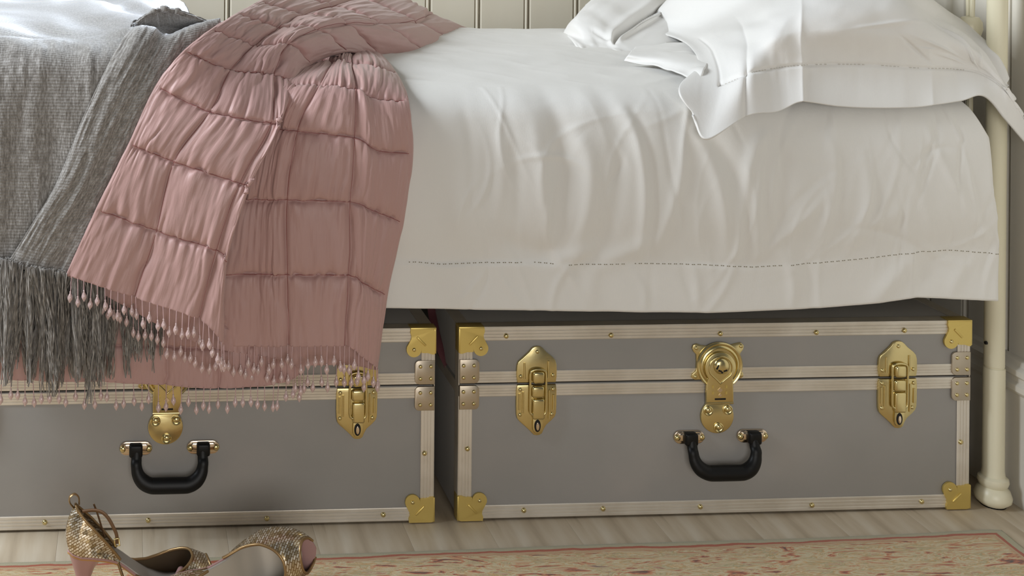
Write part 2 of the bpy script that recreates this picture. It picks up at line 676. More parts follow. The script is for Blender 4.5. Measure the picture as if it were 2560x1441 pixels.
# right-hand end pulls in towards the top, with a rounded vertical corner turning back
Z = Pv[..., 2]
pull = np.interp(Z, [.375, .46, .58, .66, .71, .74], [0, 0.002, .026, .030, .054, .075])
endf = smooth(X, 1.25, 1.52)
Pv[..., 0] -= pull * endf * (V < 11)
top = smooth(V, 4.5, 7)
Pv[..., 1] += np.where(V < 5.5, .05 * smooth(X, 1.503, 1.522), 0)
N = normals(Pv)
d = np.zeros_like(X)
front = smooth(V, 1.0, 1.6) * (1 - smooth(V, 5.2, 6.6))
# big soft folds on the front, as ridges along slanted curved lines (px) with width and height
RIDGES = [((1385, 260), (1402, 420), (1375, 640), 26, -.010), ((1330, 290), (1350, 450), (1375, 600), 22, .006), ((1440, 340), (1470, 450), (1440, 640), 24, .009), ((1560, 280), (1600, 420), (1600, 640), 14, .007), ((1585, 280), (1625, 420), (1625, 640), 12, -.005),
          ((1520, 260), (1540, 430), (1500, 640), 22, -.006), ((1700, 330), (1690, 450), (1640, 620), 16, .006), ((1730, 330), (1790, 470), (1820, 640), 18, .008), ((1760, 330), (1840, 460), (1860, 640), 16, -.007), ((1900, 340), (1860, 430), (1850, 640), 16, .007), ((1940, 360), (1955, 480), (1920, 640), 22, -.005), ((1905, 330), (1885, 480), (1900, 640), 14, .005),
          ((2060, 330), (2080, 450), (2040, 620), 14, .005), ((2150, 380), (2160, 500), (2130, 610), 14, .006), ((2200, 360), (2290, 480), (2330, 610), 16, .003), ((2300, 280), (2360, 430), (2470, 600), 12, .004), ((1240, 300), (1250, 420), (1240, 540), 16, .004), ((1165, 290), (1175, 400), (1170, 520), 14, -.003), ((1275, 300), (1290, 450), (1300, 560), 16, -.004),
          ((1480, 620), (1420, 645), (1380, 655), 20, .006), ((1250, 600), (1330, 630), (1400, 640), 26, -.006), ((1620, 600), (1560, 635), (1500, 655), 22, .006), ((1900, 640), (1990, 560), (2060, 480), 14, .004), ((2090, 620), (2180, 560), (2260, 520), 20, .003), ((1960, 640), (1985, 700), (1985, 770), 14, .005), ((2010, 640), (2030, 700), (2035, 770), 14, -.004), ((2290, 640), (2230, 710), (2190, 760), 22, .006), ((2380, 640), (2320, 690), (2310, 745), 30, -.004), ((2440, 650), (2400, 700), (2390, 745), 18, .004), ((1730, 660), (1745, 710), (1745, 775), 12, .003), ((1560, 660), (1610, 720), (1612, 775), 10, .002), ((1500, 660), (1480, 720), (1490, 770), 22, .003)]
PXs = np.stack([Pv[..., 0], Pv[..., 2]], -1)
for a, b_, c_, w_, h_ in RIDGES:
    q = np.array([at(*a, -.04), at(*b_, -.04), at(*c_, -.04)])[:, [0, 2]]
    t = np.linspace(0, 1, 18)[:, None]
    cv = (1 - t) ** 2 * q[0] + 2 * t * (1 - t) * (2 * q[1] - .5 * (q[0] + q[2])) + t ** 2 * q[2]
    best = np.full(X.shape, 9.)
    tb = np.zeros(X.shape)
    for i in range(len(cv) - 1):
        ab = cv[i + 1] - cv[i]
        s = np.clip(((PXs - cv[i]) @ ab) / (ab @ ab), 0, 1)
        dist = np.hypot(PXs[..., 0] - cv[i, 0] - s * ab[0], PXs[..., 1] - cv[i, 1] - s * ab[1])
        m__ = dist < best
        best = np.where(m__, dist, best)
        tb = np.where(m__, (i + s) / (len(cv) - 1), tb)
    d += .72 * h_ * np.exp(-(best / (w_ / 1480)) ** 2) * np.sin(np.pi * np.clip(tb * .9 + .05, 0, 1)) ** .6 * (V < 6.5)
rs = np.random.RandomState(11)
d += front * (.0022 * vnoise(X * 14 + Z * 4, Z * 3.5 + X * 1.5, 1) + .0013 * vnoise(X * 34 - Z * 9, Z * 7, 2) * (.5 + .5 * vnoise(X * 4, Z * 4, 5)))
hemf = 1 - smooth(V, .9, 1.05)
d += hemf * (.0025 + .003 * vnoise(X * 7, Z * 2 + 4, 3) + .0015 * vnoise(X * 18 + Z * 12, Z * 8, 4))
rid = lambda q: 1 - np.abs(q) * 2
Yv = Pv[..., 1]
topf = smooth(V, 5.6, 7.2) * (1 - smooth(V, 11, 12))
d += topf * (.005 * vnoise(X * 5 + Yv * 4, Yv * 7 - X * 2, 6) + .002 * vnoise(X * 11 - Yv * 7, Yv * 12 + X * 6, 7) + -.0022 * np.abs(vnoise(X * 16 + Yv * 14, Yv * 14 - X * 10, 1)))
# fine pressed creases
for _ in range(70):
    x0, v0 = rs.uniform(.55, 1.5), rs.uniform(.4, .70)
    ang = rs.normal(1.45, .35) if rs.rand() < .75 else rs.uniform(0, 3.1)
    L = rs.uniform(.03, .11)
    dx, dz = np.cos(ang), np.sin(ang)
    a_ = (X - x0) * dx + (Z - v0) * dz
    b2 = -(X - x0) * dz + (Z - v0) * dx + rs.normal(0, 3) * a_ ** 2
    d += (V < 6.2) * rs.choice([-1, 1]) * rs.uniform(.0006, .0022) * np.exp(-(a_ / L) ** 2) * np.exp(-(b2 / rs.uniform(.003, .007)) ** 2)
Pv = Pv + N * d[..., None]
UV = np.stack([X, V * .09], -1)
BS = np.array([.47, -.03, .375])
root = link('bedspread', grid_mesh(Pv, UV, False, base=BS), LINEN, None, BS)
solid(root, .003, -1)
tag(root, 'white linen bedspread with hemstitched border hanging over the trunks', 'bedspread')
# hemstitch ladder: a row of tiny dark bars following the seam
iv = int(np.argmin(np.abs(tv - 1.0)))
bm = bmesh.new()
L_ = Pv[iv]
for i in range(NX):
    if L_[i, 0] < .47 or L_[i, 0] > 1.51 or vnoise(L_[i, 0] * 40, 3.3, 2) < -.55:
        continue
    x0, y0, z0 = L_[i] - BS
    if i % 3 == 2:
        continue
    add_box(bm, (x0 - .0010, y0 - .0006, z0 - .0006), (x0 + .0010, y0 + .0008, z0 + .0006))
tag(link('hem_stitching', bm_mesh(bm), STITCH, root), kind='stuff')


# ---------------------------------------------------------------- pillows
def pillow_patch(name, rows, nv, nu, label, base, disp, m=LINEN_P, thick=.004, flip=False):
    C_ = np.array([[pt(c) for c in r_] for r_ in rows])
    P, tv_, tu_ = patch(C_, nv, nu)
    U, Vv = np.meshgrid(tu_, tv_)
    N_ = normals(P, flip)
    P = P + N_ * disp(P, U, Vv)[..., None]
    o = link(name, grid_mesh(P, np.stack([U * .08, Vv * .1], -1), flip, base=base), m, None, base)
    solid(o, thick, -1)
    tag(o, label, 'pillow')
    return o, P, tv_, tu_


def w(*a):
    return ('w',) + a


ROWS_A = [
    [(1737, 290, -.062), (1768, 347, -.085), (1868, 290, -.070), (1945, 279, -.058), (2006, 254, -.060), (2100, 266, -.055), (2200, 270, -.055), (2300, 267, -.055), (2400, 252, -.05), (2462, 240, -.045), (2522, 305, -.04), (2580, 372, -.03)],
    [(1697, 222, -.03), (1799, 208, -.02), (1866, 182, -.045), (1935, 171, -.035), (2003, 163, -.036), (2106, 161, -.03), (2200, 164, -.03), (2295, 170, -.03), (2390, 172, -.02), (2455, 185, -.02), (2515, 228, -.035), (2562, 300, -.03)],
    [(1745, 166, .07), (1785, 137, .10), (1862, 108, .03), (1932, 88, -.035), (2003, 76, -.048), (2100, 72, -.06), (2200, 75, -.06), (2290, 85, -.05), (2370, 100, -.03), (2435, 132, -.022), (2493, 186, -.032), (2538, 262, -.03)],
    [(1728, 118, .24), (1762, 105, .25), (1850, 60, .17), (1930, 22, .04), (2003, 0, -.005), (2100, -10, -.02), (2200, -10, -.02), (2280, 8, -.01), (2345, 48, .02), (2410, 88, .03), (2468, 150, .0), (2515, 222, -.022)],
    [(1688, 94, .46), (1720, 84, .46), (1810, 30, .38), (1900, -20, .25), (1990, -60, .15), (2100, -80, .1), (2190, -75, .1), (2260, -50, .1), (2330, 0, .13), (2385, 55, .12), (2440, 120, .06), (2462, 165, .05)],
    [w(1.17, .62, .772), w(1.195, .6, .785), w(1.2, .58, .84), w(1.24, .55, .90), w(1.28, .52, .95), w(1.33, .5, .97), w(1.38, .5, .97), w(1.42, .5, .95), w(1.45, .5, .92), w(1.475, .5, .88), w(1.495, .5, .82), w(1.505, .5, .79)],
    [w(1.14, .72, .765), w(1.18, .74, .765), w(1.21, .75, .765), w(1.25, .75, .765), w(1.29, .75, .765), w(1.33, .75, .765), w(1.38, .75, .765), w(1.42, .75, .765), w(1.45, .75, .765), w(1.475, .75, .765), w(1.495, .75, .765), w(1.505, .75, .765)],
]


def disp_a(P, U, Vv):
    X_, Y_, Z_ = P[..., 0], P[..., 1], P[..., 2]
    body = smooth(Vv, .95, 1.5) * smooth(U, .9, 1.4)
    e = .005 * body * vnoise(U * .8 + Vv, Vv * 1.1, 1) + .0012 * body * vnoise(U * 2.1 - Vv * 1.2, Vv * 1.8 + U * .5, 2) + .0016 * vnoise(U * 1.4, Vv * .7, 3)
    # stitched groove between body and flange
    e -= .004 * np.exp(-((Vv - 1) / .05) ** 2) * (U > .95)
    e -= .003 * np.exp(-((U - 1) / .05) ** 2) * (Vv > .95) * (1 - smooth(Vv, 3, 3.6))
    fade = 1 - smooth(Vv, 2.2, 4)
    e += fade * (.005 * np.exp(-np.abs(U - 4.0) / .12) - .006 * np.exp(-np.abs(U - 2.0) / .12) + .004 * np.exp(-np.abs(U - 7.3) / .2) * (Vv < 1.6))
    # radiating pulls from the seam
    e += .0012 * vnoise(U * 5, 2.2, 4) * np.exp(-np.abs(Vv - 1) / .35)
    # creases on the broad face
    for (u0, v0, du, dv, L, wd_, h) in [(8.3, 2.3, .6, -.5, .5, .05, .006), (7.6, 1.7, .8, -.3, .5, .05, .005), (7.0, 1.5, .5, -.5, .4, .05, -.005), (8.7, 1.6, .3, -.6, .4, .05, .004), (6.2, 2.2, .9, .2, .7, .06, .003), (7.9, 1.35, .9, -.25, .35, .05, .004), (9.2, 2.0, .2, .8, .5, .07, .004)]:
        n_ = math.hypot(du, dv)
        a_ = ((U - u0) * du + (Vv - v0) * dv) / n_
        b3 = (-(U - u0) * dv + (Vv - v0) * du) / n_
        e += 1.3 * h * np.exp(-(a_ / L) ** 2 - (b3 / wd_) ** 2) * (1 - smooth(U, 8.6, 9.4))
    return e


PB = np.array([1.3, .3, .73])
pa, PA, pav, pau = pillow_patch('pillow', ROWS_A, 260, 420, 'plump white pillow with a hemstitched flange drooping over the bed edge', PB, disp_a)
bm = bmesh.new()
r_i = int(np.argmin(np.abs(pav - 1.0)))
for i in range(PA.shape[1]):
    if pau[i] < 1 or pau[i] > 8.3 or i % 4 > 1 or vnoise(i * .11, 8.1, 2) < -.4:
        continue
    x0, y0, z0 = PA[r_i, i] - PB
    add_box(bm, (x0 - .0009, y0 - .0012, z0 - .0005), (x0 + .0009, y0 + .0008, z0 + .0005))
tag(link('flange_stitching', bm_mesh(bm), mat('pillow_stitch', S(205, 200, 190), .9), pa), kind='stuff')

ROWS_B = [
    [(1462, 150, .40), (1472, 148, .39), (1530, 151, .38), (1600, 150, .38), (1680, 140, .42), (1750, 120, .60)],
    [(1448, 128, .45), (1466, 132, .41), (1530, 136, .39), (1600, 130, .40), (1680, 115, .45), (1750, 90, .64)],
    [(1424, 96, .60), (1462, 100, .50), (1515, 108, .46), (1552, 104, .46), (1630, 82, .52), (1750, 40, .68)],
    [(1410, 82, .72), (1440, 58, .60), (1500, 60, .55), (1570, 76, .54), (1660, 42, .62), (1780, 0, .7)],
    [(1424, 62, .76), (1455, 25, .68), (1520, 20, .62), (1612, 30, .62), (1700, 5, .68), (1800, -30, .74)],
    [(1447, 36, .80), (1490, -8, .75), (1560, -20, .7), (1660, -25, .70), (1750, -40, .74), (1850, -60, .78)],
    [(1470, 12, .85), (1530, -30, .82), (1600, -50, .8), (1700, -60, .78), (1800, -70, .75), (1900, -80, .75)],
    [w(1.20, .95, .76), w(1.25, .96, .76), w(1.3, .97, .76), w(1.37, .97, .76), w(1.44, .97, .76), w(1.5, .97, .76)],
]


def disp_b(P, U, Vv):
    e = .004 * vnoise(U * 1.1 + Vv, Vv * 1.0, 2) + .0014 * vnoise(U * 2.6 - Vv * 1.5, Vv * 1.6 + U, 3)
    # long folds running up from the crumpled end
    for (u0, v0, u1, v1, wd_, h) in [(2.6, 2.0, 3.6, 4.6, .14, -.022), (2.9, 1.9, 4.2, 4.4, .12, .012), (2.4, 2.1, 3.0, 4.8, .2, .012), (1.6, 2.6, 2.4, 2.2, .12, -.006), (1.0, 3.0, 1.8, 4.5, .2, .006)]:
        ab = np.array([u1 - u0, v1 - v0])
        s = np.clip(((U - u0) * ab[0] + (Vv - v0) * ab[1]) / (ab @ ab), 0, 1)
        dd = np.hypot(U - u0 - s * ab[0], Vv - v0 - s * ab[1])
        e += h * np.exp(-(dd / wd_) ** 2) * np.sin(np.pi * np.clip(s, .02, 1) ** .7 * .8 + .1)
    e += .005 * vnoise(U * 3, Vv * 4, 6) * np.exp(-((U - 1.6) / 1.) ** 2 - ((Vv - 1.2) / .8) ** 2)
    return e


pb = np.array([1.25, .7, .75])
pbo = pillow_patch('pillow', ROWS_B, 160, 200, 'rumpled white pillow standing behind, nearest the panelled wall', pb, disp_b)[0]
PF, _, _ = patch(np.array([[pt(c) for c in r_] for r_ in [
    [(1560, 152, 'z', .756), (1640, 164, 'z', .755), (1700, 184, 'z', .754), (1745, 200, 'z', .752)],
    [(1575, 132, 'z', .770), (1650, 134, 'z', .772), (1712, 146, 'z', .772), (1765, 165, 'z', .770)],
    [(1590, 116, .46), (1660, 106, .46), (1730, 108, .40), (1790, 130, .30)]]]), 40, 70)
PF[..., 2] += .002 * vnoise(PF[..., 0] * 40, PF[..., 1] * 30, 4)
solid(link('pillow_flange', grid_mesh(PF, PF[..., :2].copy(), base=pb), LINEN_P, pbo), .003)

# ---------------------------------------------------------------- grey throw
THB = np.array([-.2, -.06, .45])
throw = empty('throw_blanket', THB, 'fringed grey woollen throw folded over the foot of the bed', 'blanket')


def cloth(name, rows, nv, nu, m, parent, base, disp, flip=False, thick=.006, uvs=(.1, .1)):
    C_ = np.array([[pt(c) for c in r_] for r_ in rows])
    P, tv_, tu_ = patch(C_, nv, nu)
    U, Vv = np.meshgrid(tu_, tv_)
    P = P + normals(P, flip) * disp(P, U, Vv)[..., None]
    # arc-length texture coordinates
    lu = np.concatenate([[0], np.cumsum(np.linalg.norm(np.diff(P[nv // 3], axis=0), axis=1))])
    lv = np.concatenate([[0], np.cumsum(np.linalg.norm(np.diff(P[:, nu // 2], axis=0), axis=1))])
    A, B = np.meshgrid(lu, lv)
    o = link(name, grid_mesh(P, np.stack([A, B], -1), flip, base=base), m, parent)
    solid(o, thick, -1)
    return o, P, tv_, tu_


ROWS_T1 = []
for (Yc, zc) in [(-.062, .47), (-.066, .56), (-.066, .66), (-.064, .73), (-.052, .785), (-.01, .815), (.06, .825), (.2, .832), (.4, .838), (.65, .838), (.9, .83), (1.05, .80)]:
    row = []
    for Xc in (-.60, -.45, -.3, -.2, -.13, -.06, 0.0, .06, .13):
        dz = .006 * math.sin(Xc * 17 + Yc * 9) if zc > .8 else 0
        dz -= (.035 * smooth(Xc, .03, .2)) if zc > .75 else 0
        dy = -.004 * math.sin(Xc * 26 + zc * 4)
        row.append(w(Xc, Yc + dy, zc + dz))
    ROWS_T1.append(row)


def disp_t1(P, U, Vv):
    tp = smooth(Vv, 4.5, 6)
    return (1 - tp) * (.003 * vnoise(U * 2.4, Vv * .5, 1) + .0015 * vnoise(U * 7, Vv * 1.5, 2)) + tp * (.010 * vnoise(U * .8 + 3, Vv * 1.1 + U * .4, 3) + .003 * np.abs(vnoise(U * .5 + Vv * .6, Vv * 1.6 - U * .4, 4)))


t1, PT1, _, _ = cloth('cloth_layer', ROWS_T1, 220, 200, WOOL, throw, THB, disp_t1)

ROWS_T2 = [
    [(28, 672, -.066), (20, 662, -.082), (70, 676, -.088), (120, 686, -.088), (180, 696, -.088), (260, 712, -.086)],
    [(93, 560, -.066), (85, 552, -.084), (130, 560, -.090), (190, 560, -.088), (250, 560, -.088), (330, 560, -.084)],
    [(160, 440, -.066), (151, 438, -.084), (200, 440, -.092), (250, 440, -.088), (310, 440, -.086), (390, 440, -.082)],
    [(212, 312, -.066), (202, 310, -.084), (250, 312, -.092), (300, 312, -.088), (360, 310, -.084), (450, 310, -.066)],
    [(262, 207, -.062), (251, 204, -.080), (298, 208, -.088), (350, 210, -.082), (410, 205, -.074), (500, 200, -.052)],
    [(310, 120, -.035), (299, 115, -.055), (345, 122, -.068), (392, 132, -.056), (450, 128, -.040), (540, 120, .0)],
    [(340, 72, .02), (332, 66, .0), (372, 66, -.01), (420, 84, .0), (475, 62, .015), (550, 46, .03)],
    [(346, 92, .06), (340, 88, .06), (380, 92, .10), (424, 100, .12), (474, 92, .12), (550, 80, .09)],
    [(347, 64, .06), (340, 56, .03), (372, 31, .025), (408, 19, .025), (468, 33, .03), (548, 68, .05)],
    [w(.005, .22, .815), w(.0, .22, .812), w(.03, .24, .825), w(.06, .25, .83), w(.10, .26, .825), w(.16, .27, .81)],
]


def disp_t2(P, U, Vv):
    return .002 * vnoise(U * 3, Vv * .6, 5) + .0012 * vnoise(U * 8, Vv * 1.4, 6)


t2, PT2, _, _ = cloth('cloth_layer', ROWS_T2, 260, 150, WOOL, throw, THB, disp_t2)


def tassel_bm(L, k):
    bm = bmesh.new()
    rs_ = random.Random(k)
    ns = 19
    for s in range(ns):
        a0 = rs_.uniform(0, 6.28)
        r0_ = rs_.uniform(.003, .0105)
        tw = rs_.uniform(2.5, 4.5)
        ln = L * rs_.uniform(.72, 1.03)
        ph, am = rs_.uniform(0, 6.28), rs_.uniform(.0014, .0040)
        pts = []
        for q in range(13):
            t = q / 12
            rr_ = r0_ * (1 - .62 * t) + .0008
            a = a0 + tw * t
            pts.append((rr_ * math.cos(a) + am * math.sin(9 * t + ph), rr_ * math.sin(a) * .6 + am * .6 * math.cos(8 * t + ph), .006 - ln * t))
        add_tube(bm, pts, [.0012 * (1 - .3 * q / 12) for q in range(13)], 4)
    return bm


TAS = [bm_mesh(tassel_bm(.168 + .012 * (k % 3), k), 180) for k in range(7)]


def hang_row(P_row, x_step, start, stop, zoff, meshes, tilt=.1, yoff=0., parent=throw, base=THB, name='tassel', mt_=YARN):
    seg = np.linalg.norm(np.diff(P_row, axis=0), axis=1)
    s = np.concatenate([[0], np.cumsum(seg)])
    t = start * s[-1]
    k = 0
    while t < stop * s[-1]:
        p = np.array([np.interp(t, s, P_row[:, c]) for c in range(3)])
        o = link(name, random.choice(meshes), mt_, parent)
        o.location = tuple(p - base + np.array([0, yoff, zoff]))
        o.rotation_euler = (random.uniform(-.02, .05), random.uniform(-tilt, tilt), random.uniform(0, 6.28))
        t += x_step * random.uniform(.8, 1.2)
        k += 1
    return k


hang_row(PT1[0], .0125, .45, .92, 0, TAS, .10, -.004)
hang_row(PT2[0], .0105, .10, .98, .004, TAS, .16, -.004)
hang_row(PT2[0], .0125, .12, .98, -.01, TAS, .20, .012)


# ---------------------------------------------------------------- pink quilt
QB = np.array([.35, -.06, .33])
quilt = empty('quilt', QB, 'dusty pink stitched quilt with bead fringe thrown over the bed', 'quilt')


def quilt_panel(name, rows, ucoord, vcoord, useams, vseams, nv, nu, puff=.0090, gather=.0054, seed=0, thick=.004, lf=(.9, 1.5)):
    def disp(P, U, Vv):
        su = np.interp(U, np.arange(len(ucoord)), ucoord)
        sv = np.interp(Vv, np.arange(len(vcoord)), vcoord)
        wob = .03 * vnoise(su * 3, sv * 3, seed)
        du = np.min([np.abs(su + wob - q) for q in useams], axis=0) if useams else np.full(U.shape, 1.)
        dv = np.min([np.abs(sv + .025 * vnoise(su * 14, sv * 2, seed + 1) - q) for q in vseams], axis=0)
        pf = lambda t: 1 - np.exp(-(t / .075) ** .9)
        e = puff * (pf(du) * pf(dv) - .75)
        e -= .0026 * np.exp(-(dv / .024) ** 2) + .0014 * np.exp(-(du / .022) ** 2)
        g = np.abs(vnoise(su * 7.5 + .5 * vnoise(su * 2, sv * 2, seed + 3), sv * .7 + np.floor(sv) * 5.3, seed + 2)) - .35
        g2 = vnoise(su * 13, sv * 1.1 + np.floor(sv) * 3.1, seed + 4)
        amp = .35 + .9 * np.exp(-dv / .22)
        amp = amp * np.clip(dv / .03, .2, 1)
        e *= smooth(U, *lf) * (1 - smooth(U, len(ucoord) - 2.5, len(ucoord) - 1.95))
        e += gather * smooth(U, *lf) * (1 - smooth(U, len(ucoord) - 2.8, len(ucoord) - 2.15)) * amp * (g * 1.1 + .35 * g2) + .0007 * vnoise(su * 24, sv * 4, seed + 5)
        return e
    return cloth(name, rows, nv, nu, QUILT, quilt, QB, disp, False, thick)


ROWS_Q1 = [
    [(195, 700, -.085), (172, 690, -.100), (335, 745, -.108), (497, 800, -.128), (556, 860, -.126), (552, 862, -.088)],
    [(270, 535, -.085), (245, 527, -.102), (389, 580, -.112), (540, 630, -.132), (567, 656, -.130), (563, 658, -.088)],
    [(350, 366, -.08), (325, 361, -.098), (434, 406, -.112), (600, 460, -.130), (624, 468, -.126), (620, 470, -.086)],
    [(418, 226, -.065), (394, 217, -.086), (524, 278, -.105), (680, 305, -.112), (702, 303, -.106), (698, 305, -.074)],
    [(485, 146, -.05), (463, 128, -.078), (580, 170, -.060), (691, 182, -.035), (738, 203, -.025), (735, 210, -.005)],
    [(556, 86, .03), (533, 72, -.025), (640, 107, .01), (729, 104, .03), (776, 156, .07), (766, 166, .09)],
    [(622, 44, .13), (598, 32, .06), (700, 63, .11), (800, 68, .14), (868, 126, .20), (858, 133, .23)],
    [(680, 8, .28), (655, 2, .2), (760, 31, .24), (872, 54, .25), (950, 138, .34), (940, 143, .37)],
    [(735, -15, .42), (712, -20, .35), (832, 8, .39), (958, 54, .38), (1060, 124, .45), (1052, 128, .48)],
    [(795, -30, .6), (772, -35, .52), (902, -10, .55), (1042, 46, .56), (1120, 92, .66), (1115, 97, .69)],
    [(852, -45, .72), (830, -50, .68), (965, -28, .75), (1088, 28, .80), (1184, 75, .98), (1178, 80, .99)],
]
q1, PQ1, v1_, u1_ = quilt_panel('quilt_panel', ROWS_Q1, [-.3, 0, 1, 2, 2.45, 2.6], list(range(11)), [1, 2], list(range(1, 11)), 560, 300, seed=0)

ROWS_Q2 = [
    [(520, 862, -.052), (640, 866, -.060), (722, 868, -.078), (862, 868, -.084), (906, 894, -.076), (943, 922, -.062), (938, 925, -.05)],
    [(530, 690, -.052), (640, 690, -.062), (718, 692, -.080), (874, 694, -.088), (920, 716, -.080), (967, 740, -.062), (962, 742, -.05)],
    [(560, 500, -.052), (650, 502, -.062), (717, 504, -.082), (879, 510, -.090), (940, 532, -.082), (1005, 558, -.066), (998, 560, -.052)],
    [(620, 320, -.05), (684, 322, -.060), (743, 327, -.080), (890, 346, -.090), (954, 378, -.084), (1029, 384, -.068), (1022, 386, -.052)],
    [(690, 210, -.04), (739, 206, -.045), (800, 205, -.052), (892, 215, -.060), (942, 240, -.062), (1017, 250, -.056), (1010, 254, -.045)],
    [(760, 175, 'z', .755), (800, 152, 'z', .765), (835, 146, 'z', .772), (880, 150, 'z', .776), (945, 160, 'z', .772), (992, 182, 'z', .752), (988, 190, 'z', .745)],
    [(820, 140, 'z', .750), (850, 128, 'z', .756), (865, 124, 'z', .758), (885, 122, 'z', .760), (920, 126, 'z', .760), (955, 136, 'z', .752), (950, 142, 'z', .746)],
]
q2, PQ2, v2_, u2_ = quilt_panel('quilt_panel', ROWS_Q2, [-.3, .4, 1, 2, 2.45, 3, 3.15], list(range(7)), [1, 2], [1, 2, 3, 4, 5], 420, 300, seed=3, gather=.0050, lf=(.1, .6))



def stitch_lines(P, tv_, tu_, rows, cols, u0, u1, v1, nrm):
    N_ = normals(P)
    for k in rows:
        i = int(np.argmin(np.abs(tv_ - k)))
        a, b2 = int(np.searchsorted(tu_, u0)), int(np.searchsorted(tu_, u1))
        pts = P[i, a:b2:3] + N_[i, a:b2:3] * .0002 - QB
        tube('stitch_line', [tuple(p) for p in pts], .0008, THREAD, quilt, 5)
    for k in cols:
        i = int(np.argmin(np.abs(tu_ - k)))
        b2 = int(np.searchsorted(tv_, v1))
        pts = P[1:b2:3, i] + N_[1:b2:3, i] * .0001 - QB
        tube('stitch_line', [tuple(p) for p in pts], .0006, THREAD, quilt, 5)


stitch_lines(PQ1, v1_, u1_, range(1, 10), (2, 3), 1.1, 4.0, 9.9, 1)
stitch_lines(PQ2, v2_, u2_, range(1, 6), (2, 3), .05, 4.9, 5.9, 1)

# lower layers glimpsed under the folded panels
ROWS_Q3 = [
    [(-70, 948, -.048), (0, 950, -.05), (120, 954, -.05), (250, 956, -.05), (385, 962, -.05), (480, 969, -.052), (548, 972, -.05), (620, 968, -.052), (690, 962, -.05), (742, 942, -.05), (768, 905, -.048)],
    [(-70, 860, -.048), (0, 862, -.05), (120, 864, -.05), (250, 866, -.05), (385, 868, -.05), (480, 872, -.05), (548, 874, -.048), (620, 870, -.052), (690, 866, -.05), (740, 860, -.05), (768, 850, -.048)],
    [(-70, 720, -.048), (0, 720, -.048), (120, 720, -.048), (250, 720, -.048), (385, 720, -.048), (480, 720, -.048), (548, 720, -.048), (620, 720, -.048), (690, 720, -.048), (740, 720, -.048), (768, 720, -.048)],
]
q3, PQ3, _, _ = quilt_panel('quilt_panel', ROWS_Q3, [0, .5, 1.3, 2, 2.8, 3.5, 4, 4.5, 5, 5.4, 5.6], [0, 1, 2], [1.05, 2.0, 3.0, 4.0, 5.0], [1.0], 120, 420, puff=.006, gather=.003, seed=2, thick=.006)
ROWS_Q4 = [
    [(182, 705, -.078), (267, 742, -.080), (370, 798, -.08), (443, 838, -.08), (520, 866, -.072), (600, 884, -.056), (690, 898, -.054), (762, 928, -.054)],
    [(210, 650, -.078), (290, 680, -.080), (390, 740, -.08), (460, 780, -.08), (530, 810, -.066), (600, 830, -.050), (690, 840, -.050), (762, 850, -.050)],
    [(240, 590, -.078), (320, 620, -.080), (410, 680, -.08), (480, 700, -.08), (540, 760, -.060), (600, 790, -.046), (690, 800, -.046), (762, 810, -.046)],
]
q4, PQ4, _, _ = quilt_panel('quilt_panel', ROWS_Q4, [0, .6, 1.3, 2, 2.6, 3.2, 3.8, 4.3], [0, 1, 2], [1.0, 2.2, 3.4], [1.2], 100, 260, puff=.006, gather=.003, seed=5, thick=.004)
ROWS_Q5 = [
    [(750, 915, -.052), (800, 914, -.054), (862, 913, -.056), (905, 918, -.054), (930, 925, -.05)],
    [(750, 860, -.052), (800, 860, -.054), (862, 860, -.056), (905, 870, -.054), (935, 880, -.05)],
    [(750, 800, -.052), (800, 800, -.054), (862, 800, -.056), (905, 800, -.054), (940, 800, -.05)],
]
q5, PQ5, _, _ = quilt_panel('quilt_panel', ROWS_Q5, [0, .6, 1, 1.4, 1.8], [0, 1, 2], [5], [1.5], 60, 100, puff=.004, gather=.002, seed=6, thick=.004)


def bead_mesh(L):
    bm = bmesh.new()
    add_tube(bm, [(0, 0, .003), (0, 0, -L * .5), (0, 0, -L)], .0007, 6)
    for f in bm.faces:
        f.material_index = 1
    k0 = len(bm.faces)
    add_lathe(bm, [(0, -L + .002), (.0017, -L), (.0013, -L - .002), (.0022, -L - .004), (.0040, -L - .008), (.0042, -L - .0105), (.0034, -L - .0130), (.0012, -L - .0160), (.0012, -L - .0170), (0, -L - .0175)], 10)
    bm.faces.ensure_lookup_table()
    for f in bm.faces[k0:]:
        f.material_index = 0
    me = bm_mesh(bm, 60)
    me.materials.append(BEAD)
    me.materials.append(BTHREAD)
    return me


BEADS = [bead_mesh(l) for l in (.013, .017, .022, .026)]
nb = 0
for row, st, en, step in ((PQ1[0], .10, .97, .0115), (PQ2[0], .20, .97, .0112), (PQ3[0], .04, .99, .0135), (PQ4[0], .02, .99, .0118), (PQ5[0], .1, .95, .013)):
    nb += hang_row(row, step, st, en, -.001, BEADS, .07, -.002, quilt, QB, 'bead_drop', None)


# ---------------------------------------------------------------- trunks
TW, TH_, TD = .9076, .33, .50
X0 = .569
trunk = empty('storage_trunk', (X0, 0, 0), 'grey trunk standing nearest the cream bed post, its whole front in view', 'trunk', 'grey trunks under the bed')


def T(px, py):
    p = at(px, py, 0)
    return p[0] - X0, p[2]


ZSEAM = T(1500, 955)[1]
sb = .0035
body = box('body', (.001, .001, .004), (TW - .001, TD, ZSEAM - .0012), HIDE, trunk, .002)
lid = box('lid', (.001, .001, ZSEAM + .0012), (TW - .001, TD, TH_), HIDE, trunk, .002)
box('inner_rim', (.006, .0035, ZSEAM - .006), (TW - .006, TD - .004, ZSEAM + .006), DARK, trunk)


